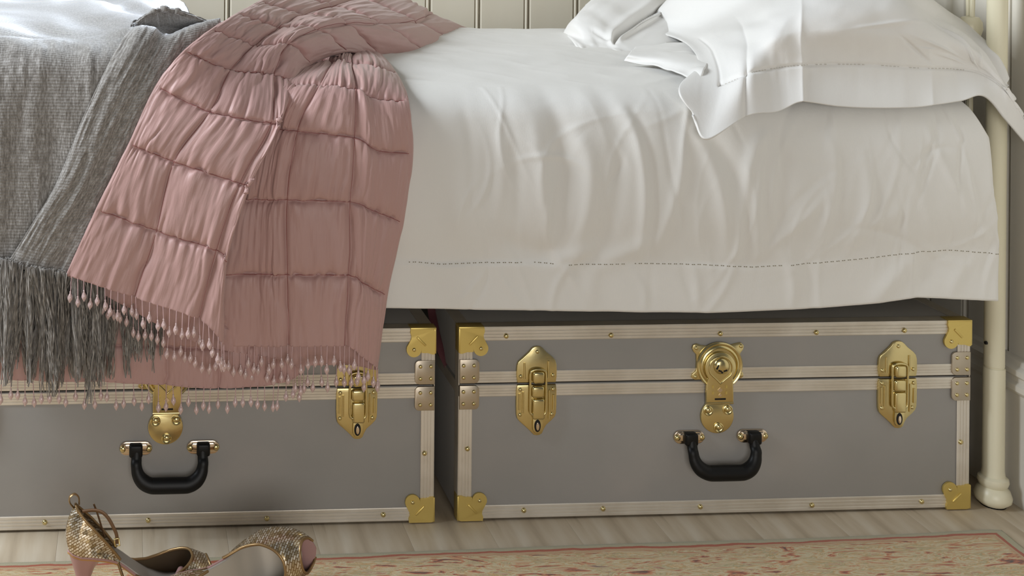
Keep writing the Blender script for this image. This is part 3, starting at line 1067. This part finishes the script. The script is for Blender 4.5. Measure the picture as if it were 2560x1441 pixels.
def strip_mesh(L, wd_, t=.0018):
    """ribbed strip: length along +x, width along +z, proud towards -y"""
    bm = bmesh.new()
    g = [(0, 0), (0, t * .7), (.05, t), (.22, t), (.25, t * .55), (.31, t * .55), (.34, t), (.46, t), (.49, t * .5), (.55, t * .5), (.58, t), (.70, t), (.73, t * .6), (.78, t * .6), (.81, t), (.95, t), (1, t * .7), (1, 0)]
    a = [bm.verts.new((0, -h, q * wd_)) for q, h in g]
    b_ = [bm.verts.new((L, -h, q * wd_)) for q, h in g]
    for i in range(len(g)):
        j = (i + 1) % len(g)
        bm.faces.new((a[i], a[j], b_[j], b_[i]))
    bm.faces.new(a)
    bm.faces.new(b_)
    return bm_mesh(bm)


TS = .0225
trims = {}
for nm, L, loc, rot in (('top_trim', TW, (0, .001, TH_ - TS), (0, 0, 0)), ('bottom_trim', TW, (0, .001, .004), (0, 0, 0)),
                        ('lid_trim', TW, (0, .001, ZSEAM + .0015), (0, 0, 0)), ('body_trim', TW, (0, .001, ZSEAM - .0015 - .0205), (0, 0, 0))):
    me = strip_mesh(L, TS if nm in ('top_trim', 'bottom_trim') else .0195)
    o = link(nm, me, ALU, trunk)
    o.location = loc
    trims[nm] = o
for nm, x, z0, z1 in (('left_trim', TS, .006, ZSEAM - .004), ('right_trim', TW, .006, ZSEAM - .004), ('left_lid_trim', TS, ZSEAM + .004, TH_ - .004), ('right_lid_trim', TW, ZSEAM + .004, TH_ - .004)):
    o = link(nm, strip_mesh(z1 - z0, TS), ALU, trunk)
    o.rotation_euler = (0, -math.pi / 2, 0)
    o.location = (x, .0005, z0)
    trims[nm] = o
for nm, lo, hi in (('top_edge_trim', (0, -.0005, TH_ - .0005), (TW, .022, TH_ + .0012)), ('top_side_trim', (0, .0, TH_ - .0005), (.022, TD, TH_ + .0012)), ('top_side_trim', (TW - .022, .0, TH_ - .0005), (TW, TD, TH_ + .0012)),
                   ('side_edge_trim', (-.0012, 0, .004), (.0005, .022, TH_)), ('side_edge_trim', (TW - .0005, 0, .004), (TW + .0012, .022, TH_)),
                   ('side_seam_trim', (-.0012, 0, ZSEAM - .021), (.0005, TD, ZSEAM - .0015)), ('side_seam_trim', (TW - .0005, 0, ZSEAM - .021), (TW + .0012, TD, ZSEAM - .0015))):
    box(nm, lo, hi, ALU, trunk, .0004, 1)


def rivet_mesh(r, h=.55):
    bm = bmesh.new()
    add_lathe(bm, [(r, 0), (r * .93, r * h * .45), (r * .7, r * h * .8), (r * .35, r * h * .97), (0, r * h)], 14, Matrix.Rotation(math.pi / 2, 4, 'X'))
    return bm_mesh(bm, 60)


RIV = rivet_mesh(.0044, .8)
RIVS = rivet_mesh(.0034, .7)
RIVB = rivet_mesh(.0058, .7)


def rivet(parent, x, z, y=-.0008, me=None, m=BRASS):
    me = me or RIV
    o = link('rivet', me, m, parent)
    M = Vector((x, y, z))
    # parent may carry a rotation (vertical strips)
    if parent.rotation_euler.y:
        q = Matrix.Translation(parent.location) @ parent.rotation_euler.to_matrix().to_4x4()
        o.matrix_basis = q.inverted() @ Matrix.Translation(M)
    else:
        o.location = M - parent.location
    return o


for a in ((1265, 840), (1527, 838), (1800, 834), (2040, 831), (2260, 826)):
    rivet(trims['top_trim'], *T(*a))
for a in ((1309, 1276), (1507, 1272), (1750, 1267), (2029, 1263), (2303, 1254)):
    rivet(trims['bottom_trim'], *T(*a))
rivet(trims['left_trim'], *T(1168, 1122))
rivet(trims['right_trim'], *T(2400, 1105))


def corner_cap(cx, cz, sx, sz):
    """brass corner; local outline grows from the trunk corner inwards"""
    o2 = [(.004, 0), (.042, 0), (.0425, .006), (.0405, .012), (.041, .017)]
    o2 += arc(.036, .0345, .0128, 55 - 90, 55 - 90 + 215, 16)
    o2 += [(.0235, .040), (.019, .0405), (.012, .0405), (.004, .043), (0, .043), (0, .004), (.0012, .0012)]
    out = [(cx + sx * a, cz + sz * b_) for a, b_ in o2]
    bm = bmesh.new()
    add_plate(bm, out, .0, -.0040, .0005)
    cap = link('corner_cap', bm_mesh(bm, 20), BRASSM, trunk)
    # wraps over the side and the top or bottom face
    bm = bmesh.new()
    xs = sorted((cx - sx * .0024, cx + sx * .002))
    zs_ = sorted((cz, cz + sz * .042))
    add_box(bm, (xs[0], -.0036, zs_[0]), (xs[1], .018, zs_[1]), .001)
    xs = sorted((cx - sx * .0024, cx + sx * .042))
    zs_ = sorted((cz - sz * (.0024 if cz > .1 else 0), cz + sz * .002))
    add_box(bm, (xs[0], -.0036, zs_[0]), (xs[1], .018, zs_[1]), .001)
    link('cap_flange', bm_mesh(bm, 30), BRASSM, cap)
    bm = bmesh.new()
    add_box(bm, (-.0105, -.0014, -.0019), (.0105, .001, .0019), .0012)
    s = link('embossed_bar', bm_mesh(bm, 40), BRASSM, cap)
    s.location = (cx + sx * .0235, -.0044, cz + sz * .0205)
    s.rotation_euler = (0, math.radians(45 * sx * sz), 0)
    rivet(cap, cx + sx * .036, cz + sz * .0345, -.0040, RIVS)
    return cap


corner_cap(0, TH_, 1, -1)
corner_cap(TW, TH_, -1, -1)
corner_cap(0, .002, 1, 1)
corner_cap(TW, .002, -1, 1)


def rrect(x0, z0, x1, z1, r, n=5):
    return arc(x1 - r, z1 - r, r, 0, 90, n) + arc(x0 + r, z1 - r, r, 90, 180, n) + arc(x0 + r, z0 + r, r, 180, 270, n) + arc(x1 - r, z0 + r, r, 270, 360, n)


for side in (0, 1):
    for z0, z1 in ((ZSEAM + .002, ZSEAM + .0425), (ZSEAM - .0425, ZSEAM - .002)):
        xa, xb = (0, .034) if side == 0 else (TW - .034, TW)
        r = .008
        if side == 0:
            ol = [(xa, z0)] + arc(xb - r, z0 + r, r, 270, 360, 5) + arc(xb - r, z1 - r, r, 0, 90, 5) + [(xa, z1)]
        else:
            ol = [(xb, z1)] + arc(xa + r, z1 - r, r, 90, 180, 5) + arc(xa + r, z0 + r, r, 180, 270, 5) + [(xb, z0)]
        p = plate('clamp_plate', ol, .0, -.0034, STEEL, trunk, .0008)
        xs0 = .0245 if side == 0 else TW - .0245
        xs1 = .0065 if side == 0 else TW - .0065
        for xx, mm in ((xs0, BRASS), (xs1, STEEL)):
            for zz in (z0 + .010, z1 - .010):
                rivet(p, xx, zz, -.0032, RIVS, mm)


def px2mm(pts, ox, oz, k):
    return [((x - ox) * k, -(z - oz) * k) for x, z in pts]


def make_latch(cx):
    """draw-bolt latch centred on x = cx, z = ZSEAM"""
    k = 1 / (5.34 * 1452)
    to = lambda pts: [(cx + a, ZSEAM + b_) for a, b_ in px2mm(pts, 488, 618, k)]
    root = bpy.data.objects.new('draw_latch', None)
    COL.objects.link(root)
    root.parent = trunk
    upo = [(228, 600), (218, 520), (216, 440), (222, 370), (240, 325), (300, 272), (380, 200), (425, 146), (460, 130), (500, 125), (540, 132), (570, 152), (620, 205), (700, 268), (738, 312), (754, 370), (757, 440), (757, 520), (745, 600)]
    lwo = [(228, 634), (748, 634), (757, 700), (757, 900), (752, 1010), (735, 1058), (690, 1105), (620, 1165), (585, 1225), (565, 1275), (530, 1298), (495, 1302), (455, 1296), (425, 1268), (395, 1235), (330, 1175), (260, 1115), (228, 1075), (216, 1020), (212, 900), (214, 700)]
    up_ = plate('upper_plate', to(upo), .0, -.0046, BRASS, root, .0012)
    lw_ = plate('lower_plate', to(lwo), .0, -.0046, BRASS, root, .0012)
    for (xa, za, zb, par) in ((318, 335, 545, up_), (642, 315, 535, up_), (300, 720, 1000, lw_), (252, 740, 960, lw_), (655, 700, 1080, lw_), (712, 760, 960, lw_)):
        p = to([(xa, za), (xa, zb)])
        bm = bmesh.new()
        add_tube(bm, [(p[0][0], -.0045, p[0][1]), (p[1][0], -.0045, p[1][1])], .0020, 8)
        link('pressed_ridge', bm_mesh(bm, 50), BRASS, par)
    for (a, b_, par) in ((490, 192, up_), (268, 515, up_), (702, 505, up_), (264, 690, lw_), (706, 690, lw_), (262, 1022, lw_), (690, 1020, lw_)):
        q = to([(a, b_)])[0]
        rivet(par, q[0], q[1], -.0044, RIVS)
    # wire bail
    q = to([(388, 620), (388, 480), (412, 432), (490, 415), (575, 432), (602, 480), (602, 620), (602, 940), (588, 1000), (560, 1012)])
    q2 = to([(388, 620), (388, 940), (402, 1000), (430, 1012)])
    pts = [(a, -.0085, b_) for a, b_ in q2[::-1]] + [(a, -.0085, b_) for a, b_ in q[1:]]
    bm = bmesh.new()
    add_tube(bm, spline(pts, 48), .0021, 8)
    link('wire_bail', bm_mesh(bm, 60), BRASS, root)

    def pad(nm, x0, z0, x1, z1, y0, y1, r, par=root, m=BRASS):
        a, b_ = to([(x0, z0), (x1, z1)])
        bm = bmesh.new()
        add_box(bm, (a[0], y1, b_[1]), (b_[0], y0, a[1]), r, 4)
        return link(nm, bm_mesh(bm, 40), m, par)
    pad('hook', 418, 440, 582, 604, -.003, -.0125, .0052)
    pad('cam_drum', 408, 632, 578, 790, -.003, -.0125, .0045)
    lev = pad('lever', 420, 802, 586, 1080, -.003, -.0112, .0038)
    bm = bmesh.new()
    add_plate(bm, to([(436, 1040), (566, 1040), (570, 1150), (562, 1220), (530, 1262), (495, 1272), (455, 1258), (428, 1215), (424, 1140)]), -.003, -.0088, .0016)
    link('lever_tip', bm_mesh(bm, 40), BRASS, lev)
    for a0, b0, ra, rb, y, m in ((490, 1160, 44, 82, -.0092, DARK), (492, 1168, 22, 52, -.0100, CHROME)):
        c = to([(a0, b0)])[0]
        bm = bmesh.new()
        add_plate(bm, arc(c[0], c[1], ra * k, 0, 345, 22, rb * k), y + .003, y, .0004)
        link('lock_hole' if m is DARK else 'key_cam', bm_mesh(bm, 40), m, lev)
    for a0 in (404, 592):
        pad('latch_slot', a0 - 8, 850, a0 + 8, 905, -.003, -.0050, .0004, lev, DARK)
    return root


make_latch(T(1340, 955)[0])
make_latch(T(2241, 945)[0])

# central hasp lock
lock = bpy.data.objects.new('hasp_lock', None)
COL.objects.link(lock)
lock.parent = trunk
k = 1 / (3.603 * 1460)
LX = TW / 2
LZ = T(1800, 955)[1]
to = lambda pts: [(LX + a, LZ + b_) for a, b_ in px2mm(pts, 368, 478, k)]
ears = [(118, 165), (130, 135), (165, 125), (205, 140), (280, 150), (370, 128), (460, 145), (530, 128), (575, 120), (600, 145), (595, 180), (568, 215), (562, 300), (566, 360), (595, 395), (600, 425), (575, 445), (540, 440), (505, 452), (250, 458), (200, 450), (140, 450), (112, 430), (120, 400), (155, 370), (160, 300), (156, 220), (130, 195)]
pl = plate('lock_plate', to(ears), .0, -.0036, BRASS, lock, .001)
for a in ((155, 162), (574, 150), (148, 420), (574, 413)):
    q = to([a])[0]
    rivet(pl, q[0], q[1], -.0034, RIVS)
cxz = to([(370, 322)])[0]
bm = bmesh.new()
RX = Matrix.Translation((cxz[0], 0, cxz[1])) @ Matrix.Rotation(math.pi / 2, 4, 'X')
add_lathe(bm, [(0, .003), (.0405, .003), (.0405, .0062), (.0385, .0078), (.0365, .0072), (.0352, .0060), (.0335, .0075), (.0315, .0082), (.0300, .0070), (.0296, .005), (0, .005)], 44, RX)
link('lock_ring', bm_mesh(bm, 40), BRASS, lock)
hasp_o = [(to([(370, 338)])[0][0] + .0275 * math.cos(math.radians(t)), to([(370, 338)])[0][1] + .0275 * math.sin(math.radians(t))) for t in range(-38, 219, 8)]
hasp_o += to([(244, 470), (240, 560), (242, 648), (494, 644), (494, 560), (488, 470)])
hs = plate('hasp', hasp_o, -.0045, -.0088, BRASS, lock, .0014)
# raised drop-shaped bead on the hasp
tear = [(to([(372, 340)])[0][0] + .0205 * math.cos(math.radians(t)), -.0088, to([(372, 340)])[0][1] + .0205 * math.sin(math.radians(t))) for t in range(-35, 216, 12)]
tip = to([(368, 480)])[0]
bm = bmesh.new()
add_tube(bm, tear + [(tip[0] - .003, -.0088, tip[1] + .004), (tip[0], -.0088, tip[1]), (tip[0] + .004, -.0088, tip[1] + .004)], .0016, 8, None, True)
link('drop_bead', bm_mesh(bm, 60), BRASS, hs)
c = to([(378, 318)])[0]
bm = bmesh.new()
add_lathe(bm, [(.0145, .0085), (.0138, .0105), (.0115, .0125), (.0085, .0138), (.0045, .0146), (0, .0148)], 26, Matrix.Translation((c[0], 0, c[1])) @ Matrix.Rotation(math.pi / 2, 4, 'X'))
link('key_barrel', bm_mesh(bm, 60), BRASS, hs)
bm = bmesh.new()
for (a, b_, wd_, hh, rot_) in ((330, 318, 12, 44, .4), (352, 352, 30, 14, .3), (400, 350, 34, 14, -.2), (372, 368, 14, 14, 0)):
    c = to([(a, b_)])[0]
    M = Matrix.Translation((c[0], -.0128, c[1])) @ Matrix.Rotation(rot_, 4, 'Y')
    r_ = bmesh.ops.create_cube(bm, size=1, matrix=M @ Matrix.Diagonal((wd_ * k, .0032, hh * k, 1)))
link('keyhole_slots', bm_mesh(bm), DARK, hs)
bm = bmesh.new()
for (a, b_, wd_, hh, rot_) in ((365, 535, 34, 34, .78), (366, 580, 22, 22, .78)):
    c = to([(a, b_)])[0]
    bmesh.ops.create_cube(bm, size=1, matrix=Matrix.Translation((c[0], -.0086, c[1])) @ Matrix.Rotation(rot_, 4, 'Y') @ Matrix.Diagonal((wd_ * k, .0022, hh * k, 1)))
link('diamond_stud', bm_mesh(bm), CHROME, hs)
bm = bmesh.new()
for (a, b_) in ((300, 505), (300, 560), (425, 505), (425, 560)):
    c = to([(a, b_)])[0]
    bmesh.ops.create_cube(bm, size=1, matrix=Matrix.Translation((c[0], -.0086, c[1])) @ Matrix.Diagonal((16 * k, .0014, 26 * k, 1)))
link('embossed_marks', bm_mesh(bm), BRASSM, hs)
c0, c1 = to([(318, 609), (420, 624)])
box('stamped_slot', (c0[0], -.0091, c1[1]), (c1[0], -.008, c0[1]), DARK, hs)
c0, c1 = to([(242, 646), (494, 664)])
bm = bmesh.new()
add_tube(bm, [(c0[0], -.0062, (c0[1] + c1[1]) / 2), (c1[0], -.0062, (c0[1] + c1[1]) / 2)], .0026, 10)
link('hinge_barrel', bm_mesh(bm, 50), BRASS, lock)
cc = to([(356, 785)])[0]
R_ = 153 * k
lo_o = [(cc[0] + R_ * math.cos(math.radians(t)), cc[1] + R_ * math.sin(math.radians(t))) for t in range(138, 403, 8)]
lo_o += to([(478, 668), (250, 672)])
lp = plate('lower_plate', lo_o, .0, -.0044, BRASS, lock, .0012)
for a, me in (((268, 722), RIVB), ((450, 716), RIVB), ((366, 876), RIVB)):
    q = to([a])[0]
    bm = bmesh.new()
    add_lathe(bm, [(.0088, .004), (.0085, .0056), (.0072, .0062), (.0060, .0050), (0, .0050)], 20, Matrix.Translation((q[0], 0, q[1] - .0015)) @ Matrix.Rotation(math.pi / 2, 4, 'X'))
    link('screw_cup', bm_mesh(bm, 50), BRASS, lp)
    rivet(lp, q[0], q[1], -.0050, RIVB)

# carrying handle
han = bpy.data.objects.new('handle', None)
COL.objects.link(han)
han.parent = trunk
hx0, hz0 = T(1721, 1092)
hx1, hz1 = T(1879, 1090)
for hx in (hx0, hx1):
    ol = arc(hx - .016, hz0, .0112, 90, 270, 8) + arc(hx + .016, hz0, .0112, -90, 90, 8)
    p = plate('handle_mount', ol, .0, -.0035, CHROME, han, .001)
    ol = rrect(hx - .020, hz0 - .006, hx + .020, hz0 + .0085, .004)
    bm = bmesh.new()
    add_plate(bm, ol, -.002, -.0066, .0016)
    link('raised_saddle', bm_mesh(bm, 40), CHROME, p)
    for s in (-1, 1):
        rivet(p, hx + s * .0215, hz0, -.0036, RIVB)
    bm = bmesh.new()
    add_box(bm, (hx - .0112, -.016, hz0 - .011), (hx + .0112, -.002, hz0 + .0105), .004, 3)
    link('handle_loop', bm_mesh(bm, 40), BLACK, han)
zb = T(1800, 1168)[1]
a, b_ = hx0 + .0015, hx1 - .0015
rc = .030
pts = [(a, -.010, hz0 - .002), (a - .0005, -.013, hz0 - .014), (a - .0008, -.017, zb + rc + .004)]
pts += [(a + rc - rc * math.cos(t), -.0175 - .005 * math.sin(t), zb + rc - rc * math.sin(t)) for t in np.linspace(.12, math.pi / 2, 8)]
pts += [((a + b_) / 2, -.0225, zb)]
pts = pts + [(a + b_ - q[0], q[1], q[2]) for q in pts[-2::-1]]
bm = bmesh.new()
sp = spline(pts, 60)
rad = list(np.interp(np.linspace(0, 1, 60), [0, .12, .3, .5, .7, .88, 1], [.0086, .0092, .0125, .0132, .0125, .0092, .0086]))
add_tube(bm, sp, rad, 14, (.72, 1))
link('grip', bm_mesh(bm, 60), BLACK, han)

trunk2 = copy_tree(trunk)
trunk2['label'] = 'grey trunk half hidden behind the quilt bead fringe and gold shoes'
trunk2.location = (.5254 - TW, -.0012, 0)

# ---------------------------------------------------------------- rug
RC = np.array([.6, -.5, 0])
outer = [atz(-300, 1420, 0), atz(0, 1413, 0), atz(400, 1405, 0), atz(780, 1393, 0), atz(1400, 1372, 0), atz(1900, 1355, 0), atz(2300, 1340, 0), atz(2450, 1332, 0), atz(2500, 1333, 0)]
edge = np.array(outer)
side_dir = np.array([1.4279 - 1.4371 + .004, -.1938 + .1061, 0])
side_dir /= np.linalg.norm(side_dir)
nl = np.array([side_dir[1], -side_dir[0], 0])
bm = bmesh.new()
topv = []
NR = 40
ex, _ = cr(edge, 90)
rows_ = []
for j in range(NR):
    t = (j / (NR - 1)) ** 1.5 * .9
    rows_.append([np.array([p[0] + side_dir[0] * t, p[1] + side_dir[1] * t, .006 + .0008 * math.sin(p[0] * 9 + j * .7)]) for p in ex])
Pr = np.array(rows_)
Pr[0, :, 2] = .0015
# texture coordinates: metres from the right-hand edge and from the far edge
uvr = np.zeros(Pr.shape[:2] + (2,))
uvr[..., 0] = (Pr[0, -1, 0] - Pr[0, :, 0])[None, :]
uvr[..., 1] = np.array([(j / (NR - 1)) ** 1.5 * .9 for j in range(NR)])[:, None]
RUG = mat('aubusson_rug', S(170, 152, 124), .95, spec=.1, sheen=.2)
mt_ = RUG
uvn = nd(RUG, 'ShaderNodeTexCoord')
sx = nd(RUG, 'ShaderNodeSeparateXYZ')
lk(RUG, uvn, 'UV', sx, 'Vector')
mn = nd(RUG, 'ShaderNodeMath', operation='MINIMUM')
lk(RUG, sx, 'X', mn, 0)
lk(RUG, sx, 'Y', mn, 1)
wn = nd(RUG, 'ShaderNodeTexNoise', Scale=18, Detail=3)
lk(RUG, uvn, 'UV', wn, 'Vector')
wm = nd(RUG, 'ShaderNodeMath', operation='MULTIPLY_ADD')
wm.inputs[1].default_value = .012
lk(RUG, wn, 'Fac', wm, 0)
lk(RUG, mn, 'Value', wm, 2)
sc = nd(RUG, 'ShaderNodeMath', operation='MULTIPLY')
sc.inputs[1].default_value = 8.0
lk(RUG, wm, 'Value', sc, 0)
br_ = ramp(RUG, [(0, S(168, 160, 132)), (.150, S(168, 160, 132)), (.158, S(160, 84, 62)), (.198, S(166, 96, 72)), (.206, S(182, 160, 124)), (.27, S(172, 118, 86)), (.30, S(186, 166, 130)), (.36, S(188, 168, 134)), (1, S(184, 164, 132))])
lk(RUG, sc, 'Value', br_, 'Fac')
# trailing leaves and flowers
mpf = coords(RUG, 'UV', (7, 36, 1), (0, 0, .08))
nf = nd(RUG, 'ShaderNodeTexNoise', Scale=1.6, Detail=5, Roughness=.62, Distortion=2.2)
lk(RUG, mpf, 'Vector', nf, 'Vector')
fr = ramp(RUG, [(.32, S(92, 80, 70)), (.37, S(158, 86, 66)), (.42, S(196, 144, 104)), (.455, S(184, 168, 132)), (.50, S(200, 188, 156)), (.54, S(192, 150, 98)), (.57, S(160, 152, 116)), (.61, S(192, 176, 140)), (.66, S(176, 128, 104)), (.72, S(120, 112, 98))])
fr.color_ramp.interpolation = 'LINEAR'
lk(RUG, nf, 'Fac', fr, 'Fac')
msk = nd(RUG, 'ShaderNodeMapRange')
msk.inputs['From Min'].default_value = .22
msk.inputs['From Max'].default_value = .28
lk(RUG, sc, 'Value', msk, 'Value')
mxr = nd(RUG, 'ShaderNodeMix', data_type='RGBA')
lk(RUG, msk, 'Result', mxr, 0)
lk(RUG, br_, 'Color', mxr, 6)
lk(RUG, fr, 'Color', mxr, 7)
RUG.node_tree.links.new(mxr.outputs[2], RUG.node_tree.nodes['Principled BSDF'].inputs['Base Color'])
wv = nd(RUG, 'ShaderNodeTexNoise', Scale=500, Detail=2)
lk(RUG, uvn, 'UV', wv, 'Vector')
bump(RUG, wv, 'Fac', .4, .002)
rug = link('rug', grid_mesh(Pr, uvr, True, base=RC), RUG, None, RC)
solid(rug, .004, -1)
tag(rug, 'faded floral rug with brick red border line along its edge', 'rug')


# ---------------------------------------------------------------- shoes
def shoe_z(x):
    return np.interp(x, [0, .03, .055, .075, .10, .125, .15, .17, .235], [.082, .080, .074, .064, .043, .023, .0095, .0065, .0085])


def shoe_w(x):
    return np.interp(x, [-.002, 0.004, .015, .03, .05, .075, .10, .13, .155, .175, .19, .205, .218, .228, .234, .236], [0.0, .014, .0235, .0265, .026, .0215, .0225, .032, .0385, .0395, .0375, .033, .026, .017, .008, 0])


def make_shoe(label):
    root = empty('high_heeled_sandal', (0, 0, 0), label, 'shoe', 'gold high heeled shoes')
    xs = np.concatenate([np.linspace(-.002, .02, 9), np.linspace(.024, .20, 36), np.linspace(.204, .236, 14)])
    zc = cr(np.array([[a] for a in shoe_z(np.linspace(0, .236, 24))]), 200)[0][:, 0]
    zx = np.linspace(0, .236, 200)
    zf = lambda x: np.interp(x, zx, zc)
    # sole and insole
    for nm, z0, z1, m, ins in (('sole', -.0035, .0, MAUVE, 0), ('outsole', -.006, -.0035, TAN, .0015), ('insole', 0, .0012, INSOLE, .0015)):
        yy = np.linspace(-1, 1, 13)
        xk = xs if nm != 'insole' else np.concatenate([xs[xs < .205], [.208, .211, .213]])
        wk = shoe_w(xk) if nm != 'insole' else shoe_w(xk) * np.sqrt(np.clip((.2135 - xk) / .012, 0, 1))
        topP = np.stack([np.repeat(xk[:, None], 13, 1), np.maximum(wk - ins, 0)[:, None] * yy[None], zf(xk)[:, None] + np.zeros((1, 13)) + z1], -1)
        o = link(nm, grid_mesh(topP, None, True), m, root)
        solid(o, z1 - z0, -1)
    # heel
    bm = bmesh.new()
    rings = []
    hz = [.0765, .070, .062, .052, .038, .022, .008, 0.0]
    for q, z in enumerate(hz):
        t = q / (len(hz) - 1)
        x_b = np.interp(z, [0, .02, .05, .0765], [.019, .0165, .008, .000])
        x_f = np.interp(z, [0, .02, .045, .058, .066, .0765], [.030, .0305, .034, .042, .052, .068])
        hw = np.interp(z, [0, .03, .055, .0765], [.0052, .0062, .012, .0235])
        cx_, rx_ = (x_b + x_f) / 2, (x_f - x_b) / 2
        rg = []
        for n_ in range(20):
            a = 2 * math.pi * n_ / 20
            px_ = cx_ + rx_ * math.cos(a)
            zz = z if z < .07 else min(z, float(zf(px_)) - .004)
            rg.append(bm.verts.new((px_, hw * math.sin(a), zz)))
        rings.append(rg)
    for A, B in zip(rings, rings[1:]):
        for n_ in range(20):
            bm.faces.new((A[n_], A[(n_ + 1) % 20], B[(n_ + 1) % 20], B[n_]))
    bm.faces.new(rings[0])
    bm.faces.new(rings[-1])
    link('heel', bm_mesh(bm, 70), MAUVE, root)
    # heel counter: wraps round the back, cut away in front
    nu, nv = 60, 26
    ths = np.linspace(-1, 1, nu)            # -1 = inner front, 0 = back, 1 = outer front
    P = np.zeros((nv, nu, 3))
    for i, s in enumerate(ths):
        a = abs(s)
        xb = .074 * a ** 1.45               # position along the sole edge
        yb = math.copysign(1, s) * float(shoe_w(max(xb, .0005))) * (1 if a > .02 else a / .02) + 0
        htop = .062 * (1 - a ** 1.25) + .003
        for j in range(nv):
            t = j / (nv - 1)
            lean = .012 * t ** 1.5 * (1 - a) + .004 * math.sin(math.pi * t) * -1
            P[j, i] = (xb + lean * 1.0 - .004 * math.sin(math.pi * t * .8) * (1 - a), yb * (1 - .42 * t * (1 - a * .6)), float(zf(max(xb, 0))) + htop * t)
    uv = np.zeros((nv, nu, 2))
    uv[..., 0] = ths[None] * .085
    uv[..., 1] = P[..., 2]
    cnt = link('heel_counter', grid_mesh(P, uv), [SNAKE, LINING], root)
    md = solid(cnt, .0014, 0)
    bm = bmesh.new()
    add_tube(bm, [P[-1, i] for i in range(0, nu, 1)], .0022, 8)
    link('counter_binding', bm_mesh(bm, 60), GOLDB, cnt)
    # back loop
    tx, ty, tz = P[-1, nu // 2]
    bm = bmesh.new()
    add_tube(bm, spline([(tx - .001, 0, tz - .006), (tx - .009, 0, tz + .004), (tx - .009, 0, tz + .013), (tx - .002, 0, tz + .0165), (tx + .004, 0, tz + .011), (tx + .005, 0, tz + .001)], 24), .0028, 8, (1.2, .45))
    link('pull_loop', bm_mesh(bm, 60), GOLDB, cnt)
    # vamp band with open toe
    nu, nv = 64, 30
    al = np.linspace(0, math.pi, nu)
    P = np.zeros((nv, nu, 3))
    for i, a in enumerate(al):
        sa = math.sin(a)
        xr = .096 + .091 * sa ** .8
        xf = .2325 - .021 * sa ** .7
        for j in range(nv):
            t = j / (nv - 1)
            x = xr + (xf - xr) * t
            h = np.interp(x, [.09, .11, .15, .19, .222, .235], [.048, .057, .060, .050, .035, .026])
            wv_ = float(shoe_w(min(x, .2335))) + .0012
            c_, s_ = math.cos(a), sa
            P[j, i] = (x, wv_ * math.copysign(abs(c_) ** .8, c_), float(zf(x)) - .003 + h * s_ ** .85)
    uv = np.zeros((nv, nu, 2))
    uv[..., 0] = al[None] * .04
    uv[..., 1] = P[..., 0]
    vp = link('vamp', grid_mesh(P, uv, True), [SNAKE, LINING], root)
    md = solid(vp, .0016, 0)
    lin = link('vamp_lining', grid_mesh(P * np.array([1, .955, 1]) + np.array([0, 0, -.0016]), None, True), LINING, vp)
    for r_, nm in ((P[0], 'topline_binding'), (P[-1], 'toe_binding')):
        bm = bmesh.new()
        add_tube(bm, list(r_), .0022, 8)
        link(nm, bm_mesh(bm, 60), GOLDB, vp)
    # ankle strap with buckle, second strap hanging
    st = bpy.data.objects.new('ankle_strap', None)
    COL.objects.link(st)
    st.parent = root
    bm = bmesh.new()
    add_tube(bm, spline([(.018, -.010, .141), (.034, -.012, .142), (.046, -.014, .139), (.055, -.016, .131), (.063, -.018, .117), (.068, -.019, .105), (.069, -.019, .092)], 30), .0026, 8, (.35, 1))
    link('strap_band', bm_mesh(bm, 60), BROWN, st)
    bm = bmesh.new()
    add_tube(bm, [(.064, -.021, .101), (.071, -.021, .101), (.0725, -.021, .090), (.0655, -.021, .090)], .0013, 8, None, True)
    link('buckle', bm_mesh(bm, 60), BRASS, st)
    bm = bmesh.new()
    add_tube(bm, spline([(.038, .010, .140), (.043, .011, .127), (.049, .012, .108), (.055, .012, .088)], 16), .0014, 8, (.45, 1))
    link('strap_end', bm_mesh(bm, 60), BROWN, st)
    bm = bmesh.new()
    add_tube(bm, spline([(.070, -.021, .066), (.077, -.026, .045), (.086, -.03, .022), (.092, -.032, .004)], 16), .0022, 8, (.5, 1))
    link('side_strap', bm_mesh(bm, 60), SNAKE, st)
    return root


s1 = make_shoe('gold snakeskin high heeled shoe standing upright on its mauve heel')
hp = atz(205, 1512, .0062)
s1.location = (hp[0] - .02, hp[1], .0066)
s1.rotation_euler = (0, 0, math.radians(10))
s2 = copy_tree(s1)
s2['label'] = 'gold snakeskin shoe lying on its side, silver insole and open toe showing'
# local x -> towards the toe (right), local z (upper side) -> towards the viewer, local y -> up
ax = Vector((math.cos(math.radians(-6)), math.sin(math.radians(-6)), .2)).normalized()
az = Vector((.12, -1, .16))
az = (az - ax * az.dot(ax)).normalized()
ay = az.cross(ax)
R3 = Matrix((ax, ay, az)).transposed()
toe = atz(700, 1462, .006)
s2.rotation_euler = R3.to_euler()
s2.location = Vector((toe[0], toe[1],   .0525)) - R3 @ Vector((.18, 0, .004))
